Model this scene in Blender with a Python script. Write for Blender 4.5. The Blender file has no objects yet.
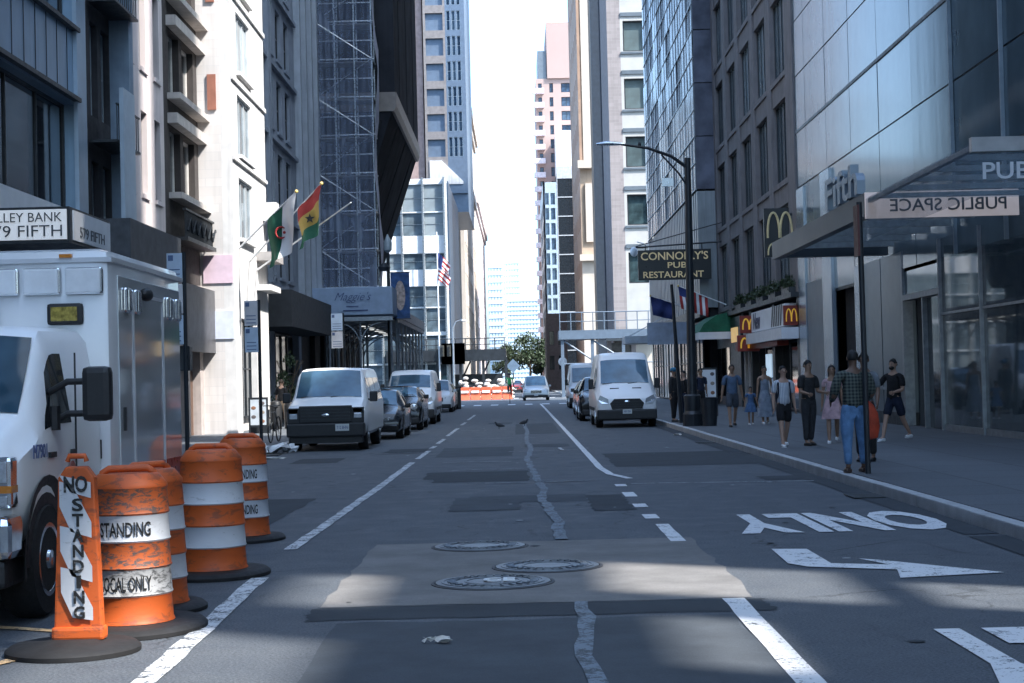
import bpy, bmesh, math, random
from mathutils import Vector, Matrix, Euler
random.seed(7)
SC = bpy.context.scene
COL = SC.collection
R = math.radians

# ------------------------------------------------------------------ materials
_M = {}
def nt(name):
    m = bpy.data.materials.new(name); m.use_nodes = True
    t = m.node_tree; b = t.nodes['Principled BSDF']
    return m, t, b
def N(t, typ, **kw):
    n = t.nodes.new(typ)
    for k, v in kw.items():
        if k in n.inputs.keys(): n.inputs[k].default_value = v
        else: setattr(n, k, v)
    return n
def rgb(c): return (c[0], c[1], c[2], 1)
def coords(t, world=False):
    if world:
        g = t.nodes.new('ShaderNodeNewGeometry'); return g.outputs['Position']
    return t.nodes.new('ShaderNodeTexCoord').outputs['Object']
def mix(t, fac, a, b, typ='MIX'):
    n = t.nodes.new('ShaderNodeMix'); n.data_type = 'RGBA'; n.blend_type = typ
    for i, v in ((0, fac), (6, a), (7, b)):
        if hasattr(v, 'is_linked'): t.links.new(v, n.inputs[i])
        else: n.inputs[i].default_value = rgb(v) if isinstance(v, (tuple, list)) else v
    return n.outputs[2]
def noise(t, vec, scale, detail=4, rough=.55, dist=0, sc=None):
    if sc:
        mp = t.nodes.new('ShaderNodeMapping'); mp.inputs['Scale'].default_value = sc
        t.links.new(vec, mp.inputs['Vector']); vec = mp.outputs[0]
    n = N(t, 'ShaderNodeTexNoise', Scale=scale, Detail=detail, Roughness=rough, Distortion=dist)
    t.links.new(vec, n.inputs['Vector']); return n.outputs['Fac']
def ramp(t, fac, lo, hi, a=0., b=1.):
    n = t.nodes.new('ShaderNodeMapRange'); n.clamp = True
    t.links.new(fac, n.inputs[0])
    for i, v in enumerate((lo, hi, a, b)): n.inputs[i+1].default_value = v
    return n.outputs[0]
def math_(t, op, a, b):
    n = t.nodes.new('ShaderNodeMath'); n.operation = op
    for i, v in enumerate((a, b)):
        if hasattr(v, 'is_linked'): t.links.new(v, n.inputs[i])
        else: n.inputs[i].default_value = v
    return n.outputs[0]
def bump(t, b, fac, strength=.2, dist=.02):
    n = N(t, 'ShaderNodeBump', Strength=strength, Distance=dist)
    t.links.new(fac, n.inputs['Height']); t.links.new(n.outputs[0], b.inputs['Normal'])
def mat(name, c, rough=.6, metal=0, var=.18, scale=2.5, bmp=0, coat=0, spec=None, emit=0, streak=0, rand=0, fine=0):
    """general painted / stone / metal material with blotches, optional rain streaks and grain"""
    if name in _M: return _M[name]
    m, t, b = nt(name); v = coords(t)
    n1 = noise(t, v, scale, 5)
    lo = tuple(max(0, x*(1-var)) for x in c); hi = tuple(min(1, x*(1+var)) for x in c)
    col = mix(t, ramp(t, n1, .3, .7), lo, hi)
    if streak:
        s = noise(t, v, 1.0, 4, .6, sc=(5, 5, .25))
        col = mix(t, ramp(t, s, .5, .8, 0, streak), col, tuple(x*.35 for x in c))
    if fine:
        f = noise(t, v, 60, 2)
        col = mix(t, ramp(t, f, .35, .7, 0, fine), col, tuple(x*.5 for x in c))
    if rand:
        oi = t.nodes.new('ShaderNodeObjectInfo')
        col = mix(t, math_(t, 'MULTIPLY', oi.outputs['Random'], rand), col, (0.30, .33, .35))
    t.links.new(col, b.inputs['Base Color'])
    rr = noise(t, v, scale*3, 3)
    dr = .02 if (metal > 0 or coat) else .08
    t.links.new(ramp(t, rr, .3, .7, max(.02, rough-dr), min(1, rough+dr)), b.inputs['Roughness'])
    b.inputs['Metallic'].default_value = metal
    b.inputs['Coat Weight'].default_value = coat; b.inputs['Coat Roughness'].default_value = .05
    if spec is not None: b.inputs['Specular IOR Level'].default_value = spec
    if emit:
        b.inputs['Emission Color'].default_value = rgb(c); b.inputs['Emission Strength'].default_value = emit
    if bmp: bump(t, b, noise(t, v, scale*8, 4), bmp, .02)
    _M[name] = m; return m
def brick(name, c, mortar, scale=4., rough=.85, var=.2, h=.25, w=.6, along='Y', bmp=.3):
    if name in _M: return _M[name]
    m, t, b = nt(name); v = coords(t)
    sp = t.nodes.new('ShaderNodeSeparateXYZ'); t.links.new(v, sp.inputs[0])
    cb = t.nodes.new('ShaderNodeCombineXYZ')
    s = math_(t, 'ADD', sp.outputs[0], sp.outputs[1])
    t.links.new(s, cb.inputs[0]); t.links.new(sp.outputs[2], cb.inputs[1])
    bt = N(t, 'ShaderNodeTexBrick', Scale=1.0)
    bt.inputs['Color1'].default_value = rgb(tuple(x*(1-var) for x in c)); bt.inputs['Color2'].default_value = rgb(tuple(min(1, x*(1+var)) for x in c))
    bt.inputs['Mortar'].default_value = rgb(mortar); bt.inputs['Mortar Size'].default_value = .012
    bt.inputs['Brick Width'].default_value = w; bt.inputs['Row Height'].default_value = h
    t.links.new(cb.outputs[0], bt.inputs['Vector'])
    st = noise(t, v, 1.0, 4, .6, sc=(3, 3, .2))
    col = mix(t, ramp(t, st, .45, .8, 0, .45), bt.outputs['Color'], tuple(x*.5 for x in c))
    t.links.new(col, b.inputs['Base Color']); b.inputs['Roughness'].default_value = rough
    bump(t, b, bt.outputs['Fac'], -bmp, .01)
    _M[name] = m; return m
def glass(name, c=(.03, .045, .06), rough=.05, spec=1.0, metal=0., wave=.0, rand=.35, blind=(.35, .4, .42)):
    """window pane seen from outside: dark room or pale blind behind a mirror-like skin"""
    if name in _M: return _M[name]
    m, t, b = nt(name); v = coords(t)
    oi = t.nodes.new('ShaderNodeObjectInfo')
    pw = math_(t, 'POWER', oi.outputs['Random'], 3.0)
    n1 = noise(t, v, 1.3, 3)
    col = mix(t, math_(t, 'MULTIPLY', pw, rand), mix(t, ramp(t, n1, .35, .65), tuple(x*.6 for x in c), tuple(x*1.4 for x in c)), blind)
    t.links.new(col, b.inputs['Base Color'])
    b.inputs['Roughness'].default_value = rough; b.inputs['Specular IOR Level'].default_value = spec
    b.inputs['IOR'].default_value = 1.5; b.inputs['Metallic'].default_value = metal
    if wave: bump(t, b, noise(t, v, .8, 2), wave, .05)
    _M[name] = m; return m
def emis(name, c, s=1.):
    if name in _M: return _M[name]
    m, t, b = nt(name); b.inputs['Base Color'].default_value = rgb(c)
    b.inputs['Emission Color'].default_value = rgb(c); b.inputs['Emission Strength'].default_value = s
    _M[name] = m; return m
def clearglass(name, tint=(.75, .85, .9), a=.25, rough=.02):
    if name in _M: return _M[name]
    m, t, b = nt(name); v = coords(t)
    b.inputs['Base Color'].default_value = rgb(tint); b.inputs['Roughness'].default_value = rough
    n1 = noise(t, v, 2, 3); t.links.new(ramp(t, n1, .3, .7, a*.8, a*1.2), b.inputs['Alpha'])
    b.inputs['Specular IOR Level'].default_value = 1.0
    _M[name] = m; return m

# ------------------------------------------------------------------ objects
def wl(o):
    v = Vector((0, 0, 0))
    while o: v += o.location; o = o.parent
    return v
def tag(o, label=None, cat=None, group=None, kind=None):
    if label: o['label'] = label
    if cat: o['category'] = cat
    if group: o['group'] = group
    if kind: o['kind'] = kind
    return o
def thing(name, label, cat, loc=(0, 0, 0), group=None):
    o = bpy.data.objects.new(name, None); COL.objects.link(o); o.location = loc; o.empty_display_size = .2
    return tag(o, label, cat, group)
def link(name, me, parent=None, loc=None):
    o = bpy.data.objects.new(name, me); COL.objects.link(o)
    if parent: o.parent = parent
    if loc is not None: o.location = loc
    return o
def copy_tree(o, parent=None):
    c = o.copy(); COL.objects.link(c); c.parent = parent
    for ch in o.children: copy_tree(ch, c)
    return c
def kids(o): return [c for c in o.children]

class MB:
    def __init__(s): s.v = []; s.f = []; s.mi = []; s.cur = 0
    def add(s, vs, fs):
        b = len(s.v); s.v += [tuple(v) for v in vs]; s.f += [tuple(b+i for i in f) for f in fs]; s.mi += [s.cur]*len(fs); return s
    def box(s, x0, x1, y0, y1, z0, z1):
        return s.add([(x, y, z) for x in (x0, x1) for y in (y0, y1) for z in (z0, z1)],
            [(0, 1, 3, 2), (4, 6, 7, 5), (0, 4, 5, 1), (2, 3, 7, 6), (0, 2, 6, 4), (1, 5, 7, 3)])
    def poly(s, pts): return s.add(pts, [tuple(range(len(pts)))])
    def prism(s, pts, d):
        """extrude planar polygon pts by vector d"""
        n = len(pts); d = Vector(d); a = [Vector(p) for p in pts]; b = [p+d for p in a]
        return s.add(a+b, [tuple(range(n))[::-1], tuple(range(n, 2*n))] + [(i, (i+1) % n, n+(i+1) % n, n+i) for i in range(n)])
    def tube(s, pts, r, n=8, caps=True):
        pts = [Vector(p) for p in pts]; rs = r if isinstance(r, (list, tuple)) else [r]*len(pts)
        rings = []; prev = None
        for i, p in enumerate(pts):
            d = (pts[min(i+1, len(pts)-1)]-pts[max(i-1, 0)]).normalized()
            up = Vector((0, 0, 1)) if abs(d.z) < .95 else Vector((0, 1, 0))
            if prev is None: a = d.cross(up).normalized()
            else: a = (prev-d*prev.dot(d)).normalized()
            prev = a; b = d.cross(a)
            rings.append([p+(a*math.cos(2*math.pi*k/n)+b*math.sin(2*math.pi*k/n))*rs[i] for k in range(n)])
        vs = [q for ring in rings for q in ring]; fs = []
        for i in range(len(pts)-1):
            for k in range(n): fs.append((i*n+k, i*n+(k+1) % n, (i+1)*n+(k+1) % n, (i+1)*n+k))
        if caps: fs.append(tuple(range(n))[::-1]); fs.append(tuple((len(pts)-1)*n+k for k in range(n)))
        return s.add(vs, fs)
    def lathe(s, prof, c=(0, 0, 0), n=32, axis='z'):
        """prof: list of (r, h)"""
        vs = []; fs = []
        for r, h in prof:
            for k in range(n):
                a = 2*math.pi*k/n; x, y = r*math.cos(a), r*math.sin(a)
                p = {'z': (x, y, h), 'x': (h, x, y), 'y': (x, h, y)}[axis]
                vs.append((c[0]+p[0], c[1]+p[1], c[2]+p[2]))
        for i in range(len(prof)-1):
            for k in range(n): fs.append((i*n+k, i*n+(k+1) % n, (i+1)*n+(k+1) % n, (i+1)*n+k))
        fs.append(tuple(range(n))); fs.append(tuple((len(prof)-1)*n+k for k in range(n)))
        return s.add(vs, fs)
    def ell(s, c, r, n=12, m=8):
        vs = []; fs = []
        for j in range(m+1):
            t = math.pi*j/m
            for k in range(n):
                a = 2*math.pi*k/n
                vs.append((c[0]+r[0]*math.sin(t)*math.cos(a), c[1]+r[1]*math.sin(t)*math.sin(a), c[2]+r[2]*math.cos(t)))
        for j in range(m):
            for k in range(n): fs.append((j*n+k, j*n+(k+1) % n, (j+1)*n+(k+1) % n, (j+1)*n+k))
        return s.add(vs, fs)
    def mesh(s, me, M=None):
        b = len(s.v); s.v += [tuple((M @ v.co) if M else v.co) for v in me.vertices]
        for p in me.polygons: s.f.append(tuple(b+i for i in p.vertices)); s.mi.append(s.cur)
        return s
    def xf(s, M): s.v = [tuple(M @ Vector(v)) for v in s.v]; return s
    def build(s, name, m, parent=None, smooth=False, bev=0, weld=True):
        off = wl(parent) if parent else Vector((0, 0, 0))
        me = bpy.data.meshes.new(name)
        me.from_pydata([(v[0]-off.x, v[1]-off.y, v[2]-off.z) for v in s.v], [], s.f)
        ms = m if isinstance(m, (list, tuple)) else [m]
        for q in ms: me.materials.append(q)
        if len(ms) > 1: me.polygons.foreach_set('material_index', s.mi)
        bm = bmesh.new(); bm.from_mesh(me)
        if weld: bmesh.ops.remove_doubles(bm, verts=bm.verts, dist=1e-5)
        bmesh.ops.recalc_face_normals(bm, faces=bm.faces)
        if bev: bmesh.ops.bevel(bm, geom=[e for e in bm.edges if len(e.link_faces) == 2 and e.calc_face_angle(0) > .6], offset=bev, segments=2, profile=.6, affect='EDGES', clamp_overlap=True)
        bm.to_mesh(me); bm.free()
        if smooth:
            me.polygons.foreach_set('use_smooth', [True]*len(me.polygons)); me.set_sharp_from_angle(angle=R(smooth if smooth is not True else 38))
        me.update()
        return link(name, me, parent)
def struct(o): o['kind'] = 'structure'; return o

def text_mesh(txt, size, ext=.01, w=None, h=None, bold=0):
    cu = bpy.data.curves.new('t', 'FONT'); cu.body = txt; cu.size = size; cu.extrude = ext; cu.resolution_u = 3; cu.offset = bold
    cu.align_x = 'CENTER'; cu.align_y = 'CENTER'
    o = bpy.data.objects.new('t', cu); COL.objects.link(o)
    dg = bpy.context.evaluated_depsgraph_get(); me = bpy.data.meshes.new_from_object(o.evaluated_get(dg))
    bpy.data.objects.remove(o); bpy.data.curves.remove(cu)
    xs = [v.co.x for v in me.vertices]; ys = [v.co.y for v in me.vertices]
    cx, cy = (min(xs)+max(xs))/2, (min(ys)+max(ys))/2
    sx = w/(max(xs)-min(xs)) if w else 1; sy = h/(max(ys)-min(ys)) if h else (sx if w else 1)
    if h and not w: sx = sy
    for v in me.vertices: v.co.x = (v.co.x-cx)*sx; v.co.y = (v.co.y-cy)*sy
    return me
def text(name, txt, m, parent, c, face='-Y', w=None, h=None, size=1, ext=.01, bold=0, rot=None):
    """face: direction the lettering faces"""
    me = text_mesh(txt, size, ext, w, h, bold)
    M = {'-Y': Matrix(((1, 0, 0), (0, 0, -1), (0, 1, 0))), '+Y': Matrix(((-1, 0, 0), (0, 0, 1), (0, 1, 0))),
         '-X': Matrix(((0, 0, -1), (-1, 0, 0), (0, 1, 0))), '+X': Matrix(((0, 0, 1), (1, 0, 0), (0, 1, 0))),
         'Z': Matrix(((1, 0, 0), (0, 1, 0), (0, 0, 1))), 'ZR': Matrix(((-1, 0, 0), (0, -1, 0), (0, 0, 1)))}[face].to_4x4()
    if rot: M = M @ Matrix.Rotation(rot, 4, 'Z')
    b = MB(); b.mesh(me, Matrix.Translation(Vector(c)) @ M); bpy.data.meshes.remove(me)
    return b.build(name, m, parent)

# ------------------------------------------------------------------ facade toolkit
class Fr:
    """local frame of a wall: u along, z up, d outward"""
    def __init__(s, O, U, Nn): s.O = Vector(O); s.U = Vector(U); s.N = Vector(Nn)
    def p(s, u, z, d=0): return s.O+s.U*u+Vector((0, 0, z))+s.N*d
    def box(s, mb, u0, u1, z0, z1, d0, d1):
        return mb.add([s.p(u, z, d) for u in (u0, u1) for d in (d0, d1) for z in (z0, z1)],
            [(0, 1, 3, 2), (4, 6, 7, 5), (0, 4, 5, 1), (2, 3, 7, 6), (0, 2, 6, 4), (1, 5, 7, 3)])
_win = {}
_wcount = {}
def window_at(root, fr, u, z, w, h, d, fm, pm, mull=(1, 1), ft=.06, sill=None, depth=.08):
    n = _wcount.get(root.name, 0); _wcount[root.name] = n+1
    key = (tuple(fr.U), tuple(fr.N), round(w, 3), round(h, 3), fm.name, pm.name, mull, ft, sill.name if sill else None)
    if key not in _win:
        L = Fr((0, 0, 0), fr.U, fr.N); a = MB()
        L.box(a, 0, ft, 0, h, -depth, 0); L.box(a, w-ft, w, 0, h, -depth, 0)
        L.box(a, ft, w-ft, 0, ft, -depth, 0); L.box(a, ft, w-ft, h-ft, h, -depth, 0)
        for i in range(1, mull[0]): x = w*i/mull[0]; L.box(a, x-ft/2.5, x+ft/2.5, ft, h-ft, -depth+.02, -.01)
        for i in range(1, mull[1]): y = h*i/mull[1]; L.box(a, ft, w-ft, y-ft/2.5, y+ft/2.5, -depth+.022, -.012)
        g = MB(); g.poly([L.p(ft*.5, ft*.5, -depth*.6), L.p(w-ft*.5, ft*.5, -depth*.6), L.p(w-ft*.5, h-ft*.5, -depth*.6), L.p(ft*.5, h-ft*.5, -depth*.6)])
        fo = a.build('window', fm); go = g.build('pane', pm); sm = None
        if sill:
            s = MB(); L.box(s, -.08, w+.08, -.12, -.002, -.1, .22); so = s.build('sill', sill); sm = so.data; COL.objects.unlink(so); bpy.data.objects.remove(so)
        _win[key] = (fo.data, go.data, sm); bpy.data.objects.remove(fo); bpy.data.objects.remove(go)
    fd, gd, sd = _win[key]
    loc = fr.p(u, z, d)-wl(root)
    o = link('window', fd, root, loc); link('pane', gd, o)
    if sd: link('sill', sd, o)
    return o
def facade(root, fr, W, H, cols, rows, wm, fm, pm, mull=(1, 1), rec=.22, th=.35, ft=.06, sill=None, z0=0., name='wall', bands=True):
    """wall with real openings; cols [(u0,u1)], rows [(z0,z1)]"""
    a = MB(); zs = z0
    for (r0, r1) in rows:
        if r0 > zs: fr.box(a, 0, W, zs, r0, -th, 0)
        us = 0
        for (c0, c1) in cols:
            if c0 > us: fr.box(a, us, c0, r0, r1, -th, 0)
            us = c1
        if us < W: fr.box(a, us, W, r0, r1, -th, 0)
        zs = r1
    if zs < H: fr.box(a, 0, W, zs, H, -th, 0)
    o = a.build(name, wm, root)
    for (r0, r1) in rows:
        for (c0, c1) in cols: window_at(root, fr, c0, r0, c1-c0, r1-r0, -rec, fm, pm, mull, ft, sill)
    return o
def rep(a, w, step, n): return [(a+i*step, a+i*step+w) for i in range(n)]
# ------------------------------------------------------------------ camera, light, sky
cam = bpy.data.cameras.new('camera'); co = bpy.data.objects.new('camera', cam); COL.objects.link(co); SC.camera = co
cam.sensor_width = 36; cam.lens = 1650*36/1024; cam.clip_end = 6000; cam.clip_start = .1
cF = Vector((-.00427456, .99971614, .02343839)); cR = Vector((.9996899, .00484711, -.02442547)); cU = Vector((.02453214, -.02332671, .99942686))
co.matrix_world = Matrix(((cR.x, cU.x, -cF.x, 0), (cR.y, cU.y, -cF.y, 0), (cR.z, cU.z, -cF.z, 1.65), (0, 0, 0, 1)))
SC.view_settings.view_transform = 'Standard'; SC.view_settings.look = 'None'; SC.view_settings.exposure = 0
SUN = Vector((1, -.6, 1.39)).normalized()
el = math.asin(SUN.z)
w = bpy.data.worlds.new('World'); SC.world = w; w.use_nodes = True; t = w.node_tree
sk = t.nodes.new('ShaderNodeTexSky'); sk.sky_type = 'NISHITA'; sk.sun_disc = False
sk.sun_elevation = el; sk.sun_rotation = math.atan2(SUN.x, SUN.y); sk.air_density = 1.0; sk.dust_density = 3.0; sk.ozone_density = 2.0
hs = N(t, 'ShaderNodeHueSaturation', Saturation=.82); t.links.new(sk.outputs[0], hs.inputs['Color']); mt = mix(t, 1.0, hs.outputs[0], (.80, 1.0, 1.16), 'MULTIPLY'); t.links.new(mt, t.nodes['Background'].inputs[0]); t.nodes['Background'].inputs[1].default_value = .58
sl = bpy.data.lights.new('sun', 'SUN'); sl.energy = 11; sl.angle = R(1.3); sl.color = (1, .955, .90)
so = bpy.data.objects.new('sun', sl); COL.objects.link(so); so.rotation_euler = SUN.to_track_quat('Z', 'Y').to_euler()
SC.cycles.max_bounces = 8; SC.cycles.diffuse_bounces = 5; SC.cycles.glossy_bounces = 4; SC.cycles.transparent_max_bounces = 12
SC.cycles.caustics_reflective = False; SC.cycles.caustics_refractive = False

# ------------------------------------------------------------------ shared materials
M_dark = mat('dark_metal', (.018, .022, .027), .4, 0, .3)
M_black = mat('black_rubber', (.01, .01, .011), .75, 0, .4, 6)
M_white = mat('white_paint', (.78, .79, .8), .5, 0, .06)
M_chrome = mat('chrome', (.7, .72, .74), .12, 1.0, .1, 8)
M_steel = mat('galvanised_steel', (.30, .33, .36), .4, .6, .2, 6)
M_alu = mat('brushed_aluminium', (.55, .58, .6), .28, .9, .1, 4)
M_gold = mat('gold_paint', (.75, .55, .18), .4, 0, .1)
M_red = mat('red_paint', (.5, .03, .02), .45, 0, .15)
G_win = glass('window_glass', rand=.75)
G_dark = glass('dark_glass', (.01, .014, .02), .06, .8, 0, 0, .12, (.12, .14, .16))
G_blue = glass('blue_glass', (.05, .09, .15), .06, 1.0, .25, .05, .3, (.3, .42, .52))
G_mirror = glass('mirror_glass', (.16, .22, .29), .04, 1.0, .55, .12, .12, (.3, .36, .42))

# ------------------------------------------------------------------ ground, road, pavements
def sheet(name, x0, x1, y0, y1, z, m): return struct(MB().poly([(x0, y0, z), (x1, y0, z), (x1, y1, z), (x0, y1, z)]).build(name, m))
sheet('ground', -3000, 3000, -300, 5000, -.02, mat('far_ground', (.12, .12, .12), .9, 0, .2, .05))
m, t, b = nt('asphalt'); v = coords(t)
big = noise(t, v, .35, 5, .6); med = noise(t, v, 2.2, 6, .65); fin = noise(t, v, 55, 5, .8); lng = noise(t, v, 1, 4, .6, sc=(2.2, .12, 1))
c = mix(t, ramp(t, big, .3, .7), (.030, .040, .052), (.054, .068, .084))
c = mix(t, ramp(t, med, .45, .75, 0, .5), c, (.10, .112, .124))
c = mix(t, ramp(t, lng, .5, .72, 0, .55), c, (.038, .042, .05))
c = mix(t, ramp(t, fin, .35, .7), mix(t, .75, c, (.006, .008, .01)), mix(t, .5, c, (.26, .29, .33)))
vo = N(t, 'ShaderNodeTexVoronoi', Scale=.55, feature='DISTANCE_TO_EDGE')
wv = noise(t, v, 1.5, 4); va = t.nodes.new('ShaderNodeVectorMath'); va.operation = 'ADD'
cx = t.nodes.new('ShaderNodeCombineXYZ'); t.links.new(wv, cx.inputs[0]); t.links.new(wv, cx.inputs[1]); t.links.new(v, va.inputs[0]); t.links.new(cx.outputs[0], va.inputs[1]); t.links.new(va.outputs[0], vo.inputs['Vector'])
crk = ramp(t, vo.outputs['Distance'], .0, .012, 1, 0); crm = math_(t, 'MULTIPLY', crk, ramp(t, big, .48, .6))
c = mix(t, crm, c, (.012, .013, .015))
st_ = noise(t, v, .9, 5, .7, .8, sc=(1.6, .5, 1)); c = mix(t, ramp(t, st_, .60, .70, 0, .55), c, (.018, .022, .027)); c = mix(t, ramp(t, st_, .40, .30, 0, .35), c, (.13, .15, .17))
t.links.new(c, b.inputs['Base Color']); t.links.new(ramp(t, med, .3, .7, .62, .86), b.inputs['Roughness']); bump(t, b, fin, .5, .008)
M_asph = m
sheet('road', -6.2, 4.75, -40, 116, 0, M_asph)
sheet('avenue', -400, 400, 116, 147, .0, M_asph)
sheet('road_beyond_avenue', -5.4, 4.4, 147, 2500, .0, M_asph)
def asph2(name, c, v_=.25):
    m, t, b = nt(name); v = coords(t)
    n1 = noise(t, v, 1.6, 6, .65); f = noise(t, v, 80, 3, .7)
    k = mix(t, ramp(t, n1, .3, .7), tuple(x*(1-v_) for x in c), tuple(x*(1+v_) for x in c))
    k = mix(t, ramp(t, f, .35, .7), mix(t, .35, k, tuple(x*.3 for x in c)), k)
    t.links.new(k, b.inputs['Base Color']); b.inputs['Roughness'].default_value = .85; bump(t, b, f, .4, .006); return m
M_conc = asph2('old_concrete_patch', (.20, .196, .192)); M_pat = asph2('repaired_asphalt', (.062, .074, .088)); M_tar = asph2('fresh_asphalt', (.034, .043, .053))
M_kerbspot = mat('pale_spot', (.35, .37, .38), .9)
def rough_rect(name, x0, x1, y0, y1, z, m, j=.03):
    pts = []
    for k in range(14): pts.append((x0+(x1-x0)*k/14, y0+random.uniform(-j, j), z))
    for k in range(14): pts.append((x1+random.uniform(-j, j), y0+(y1-y0)*k/14, z))
    for k in range(14): pts.append((x1-(x1-x0)*k/14, y1+random.uniform(-j, j), z))
    for k in range(14): pts.append((x0+random.uniform(-j, j), y1-(y1-y0)*k/14, z))
    return struct(MB().poly(pts).build(name, m))
rough_rect('road_patch', -1.52, 1.7, 12.25, 16.9, .004, M_conc)
rough_rect('road_patch', -1.55, 1.75, 11.55, 12.2, .004, M_tar)
rough_rect('road_patch', -.75, .9, 22.3, 23.6, .004, M_pat)
rough_rect('road_patch', -1.5, .1, 27, 30, .004, M_tar)
rough_rect('road_patch', -1.9, -.2, 36, 41, .004, M_pat)
rough_rect('road_patch', 1.75, 4.4, 30.5, 36, .004, M_tar)
rough_rect('road_patch', -.2, 1.2, 50, 62, .004, M_pat)
rough_rect('road_patch', -5.6, -3.0, 19, 24, .004, M_tar)
rough_rect('road_patch', -1.3, 1.45, 4, 11.4, .004, M_pat, .05)

for k in range(14):
    x_, y_ = random.uniform(-5.5, 4.2), random.uniform(18, 80); w2_, h2_ = random.uniform(.4, 1.3), random.uniform(.5, 3)
    rough_rect('road_patch', x_, min(4.6, x_+w2_), y_, y_+h2_, .0045+k*.00015, random.choice([M_pat, M_tar, M_tar]))
for k in range(60):
    x_, y_ = random.uniform(-5, 4.4), random.uniform(8, 60); r_ = random.uniform(.015, .06)
    struct(MB().poly([(x_+r_*math.cos(a_)*random.uniform(.6, 1.3), y_+r_*math.sin(a_)*random.uniform(.6, 1.6), .0075) for a_ in [q*.9 for q in range(7)]]).build('road_spot', M_tar if k % 3 else M_kerbspot))
# painted markings: worn paint that lets the asphalt through
def paint(name, c, wear=.5):
    m, t, b = nt(name); v = coords(t)
    n1 = noise(t, v, 5, 6, .7); n2 = noise(t, v, 40, 4, .7)
    s = math_(t, 'ADD', math_(t, 'MULTIPLY', n1, .55), math_(t, 'MULTIPLY', n2, .45))
    k = mix(t, ramp(t, s, wear-.03, wear+.03), (.05, .06, .07), c)
    t.links.new(k, b.inputs['Base Color']); b.inputs['Roughness'].default_value = .7; bump(t, b, n2, .2, .004); return m
P_w = paint('white_road_paint', (.72, .73, .74), .42); P_worn = paint('worn_road_paint', (.6, .62, .64), .475); P_seal = paint('crack_filler', (.175, .215, .255), .485)
P_faint = paint('faint_road_paint', (.28, .3, .33), .49); P_yel = paint('yellow_road_paint', (.62, .42, .22), .46)
def line(name, pts, wd, m, z=.008, j=.0):
    vs = []; L = []; Rr = []
    dense = []
    for i in range(len(pts)-1):
        a, b_ = Vector(pts[i]), Vector(pts[i+1]); n = max(1, int((b_-a).length/.35))
        for k in range(n): dense.append(a.lerp(b_, k/n))
    dense.append(Vector(pts[-1]))
    for i, p in enumerate(dense):
        d = (dense[min(i+1, len(dense)-1)]-dense[max(i-1, 0)]).normalized(); s = Vector((-d.y, d.x))
        p = p+s*random.uniform(-j, j); q = wd/2*(1+random.uniform(-j, j)*8)
        L.append((p.x+s.x*q, p.y+s.y*q, z)); Rr.append((p.x-s.x*q, p.y-s.y*q, z))
    n = len(L); mb = MB(); mb.add(L+Rr, [(i, i+1, n+i+1, n+i) for i in range(n-1)])
    return struct(mb.build(name, m, weld=False))
line('lane_line', [(-2.0, 5), (-2.15, 9.4), (-2.28, 14.2)], .15, P_worn, j=.01)
line('lane_line', [(-2.35, 16.6), (-2.27, 26.3), (-2.26, 34)], .13, P_worn, j=.01)
for y0, y1 in ((35.5, 39.5), (41, 42.4), (44, 47.5), (50, 58), (62, 66), (70, 80)): line('lane_line', [(-2.24, y0), (-2.22, y1)], .12, P_worn, j=.008)
line('lane_line', [(1.50, 4), (1.50, 8.5), (1.53, 12.2)], .16, P_w, j=.004)
line('lane_line', [(1.54, 16.5), (1.54, 18.45)], .15, P_w, j=.004)
for y0, y1 in ((19.2, 19.8), (20.9, 21.5), (22.8, 23.7), (25.0, 25.5)): line('lane_line', [(1.50, y0), (1.50, y1)], .17, P_w)
line('lane_line', [(1.75, 26.9), (1.5, 28.3), (1.43, 30.3), (1.42, 44), (1.40, 70), (1.38, 95), (1.35, 112)], .13, P_w, j=.004)
line('edge_line', [(1.68, 25.6), (3.0, 25.42), (4.45, 25.25)], .05, P_worn, j=.004)
cl = [(.11, 62), (.2, 52), (.12, 45.3), (.22, 40), (.1, 34), (.22, 29), (.3, 25), (.27, 22.6), (.4, 19), (.37, 16.95)]
line('crack_filler', cl, .12, P_seal, .012, .025)
line('crack_filler', [(.40, 12.2), (.41, 11), (.33, 9.8), (.38, 9), (.3, 6)], .11, P_seal, .012, .02)
for (x0, x1, y) in ((-1.6, -.2, 33.5), (-1.3, .1, 30.5), (-.6, 1.2, 26.5), (-1.9, .4, 47), (-.3, 1.3, 38), (-3.4, -2.3, 38.5), (-2, -.5, 55), (.3, 1.4, 70)):
    line('surface_scar', [(x0, y), ((x0+x1)/2, y+random.uniform(-.2, .2)), (x1, y+random.uniform(-.2, .2))], .1, P_faint, .012, .01)
line('surface_scar', [(.95, 38), (.9, 39.5)], .08, P_worn, .012)
# ONLY, turn arrow and the next legend, painted for traffic that comes towards the camera
for (cx_, cy_, w_, h_) in ((3.4, 18.25, 2.3, 2.4),):
    struct(text('road_legend', 'ONLY', P_w, None, (cx_, cy_, .009), 'ZR', w_, h_, ext=0, bold=.045))
struct(text('road_legend', 'ONLY', P_w, None, (3.5, 9.25, .009), 'ZR', 2.35, 2.6, ext=0, bold=.05))
ARWP = [(2.32, 15.54), (2.64, 15.47), (2.64, 14.26), (3.1, 14.06), (2.94, 14.58), (3.13, 14.38), (3.86, 13.34), (2.98, 13.15), (3.08, 13.7), (2.4, 14.06), (2.28, 14.33)]
struct(MB().poly([(x, y, .009) for x, y in ARWP]).build('turn_arrow', P_w))
line('parking_stripe', [(-6.0, 12.2), (-4.3, 11.9), (-3.1, 11.3)], .1, P_yel); line('parking_stripe', [(-6.0, 10.9), (-4.2, 10.75), (-3.5, 10.4)], .1, P_yel)
line('parking_stripe', [(-3.15, 10.2), (-3.6, 9.2), (-4.2, 8)], .1, P_yel)
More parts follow.
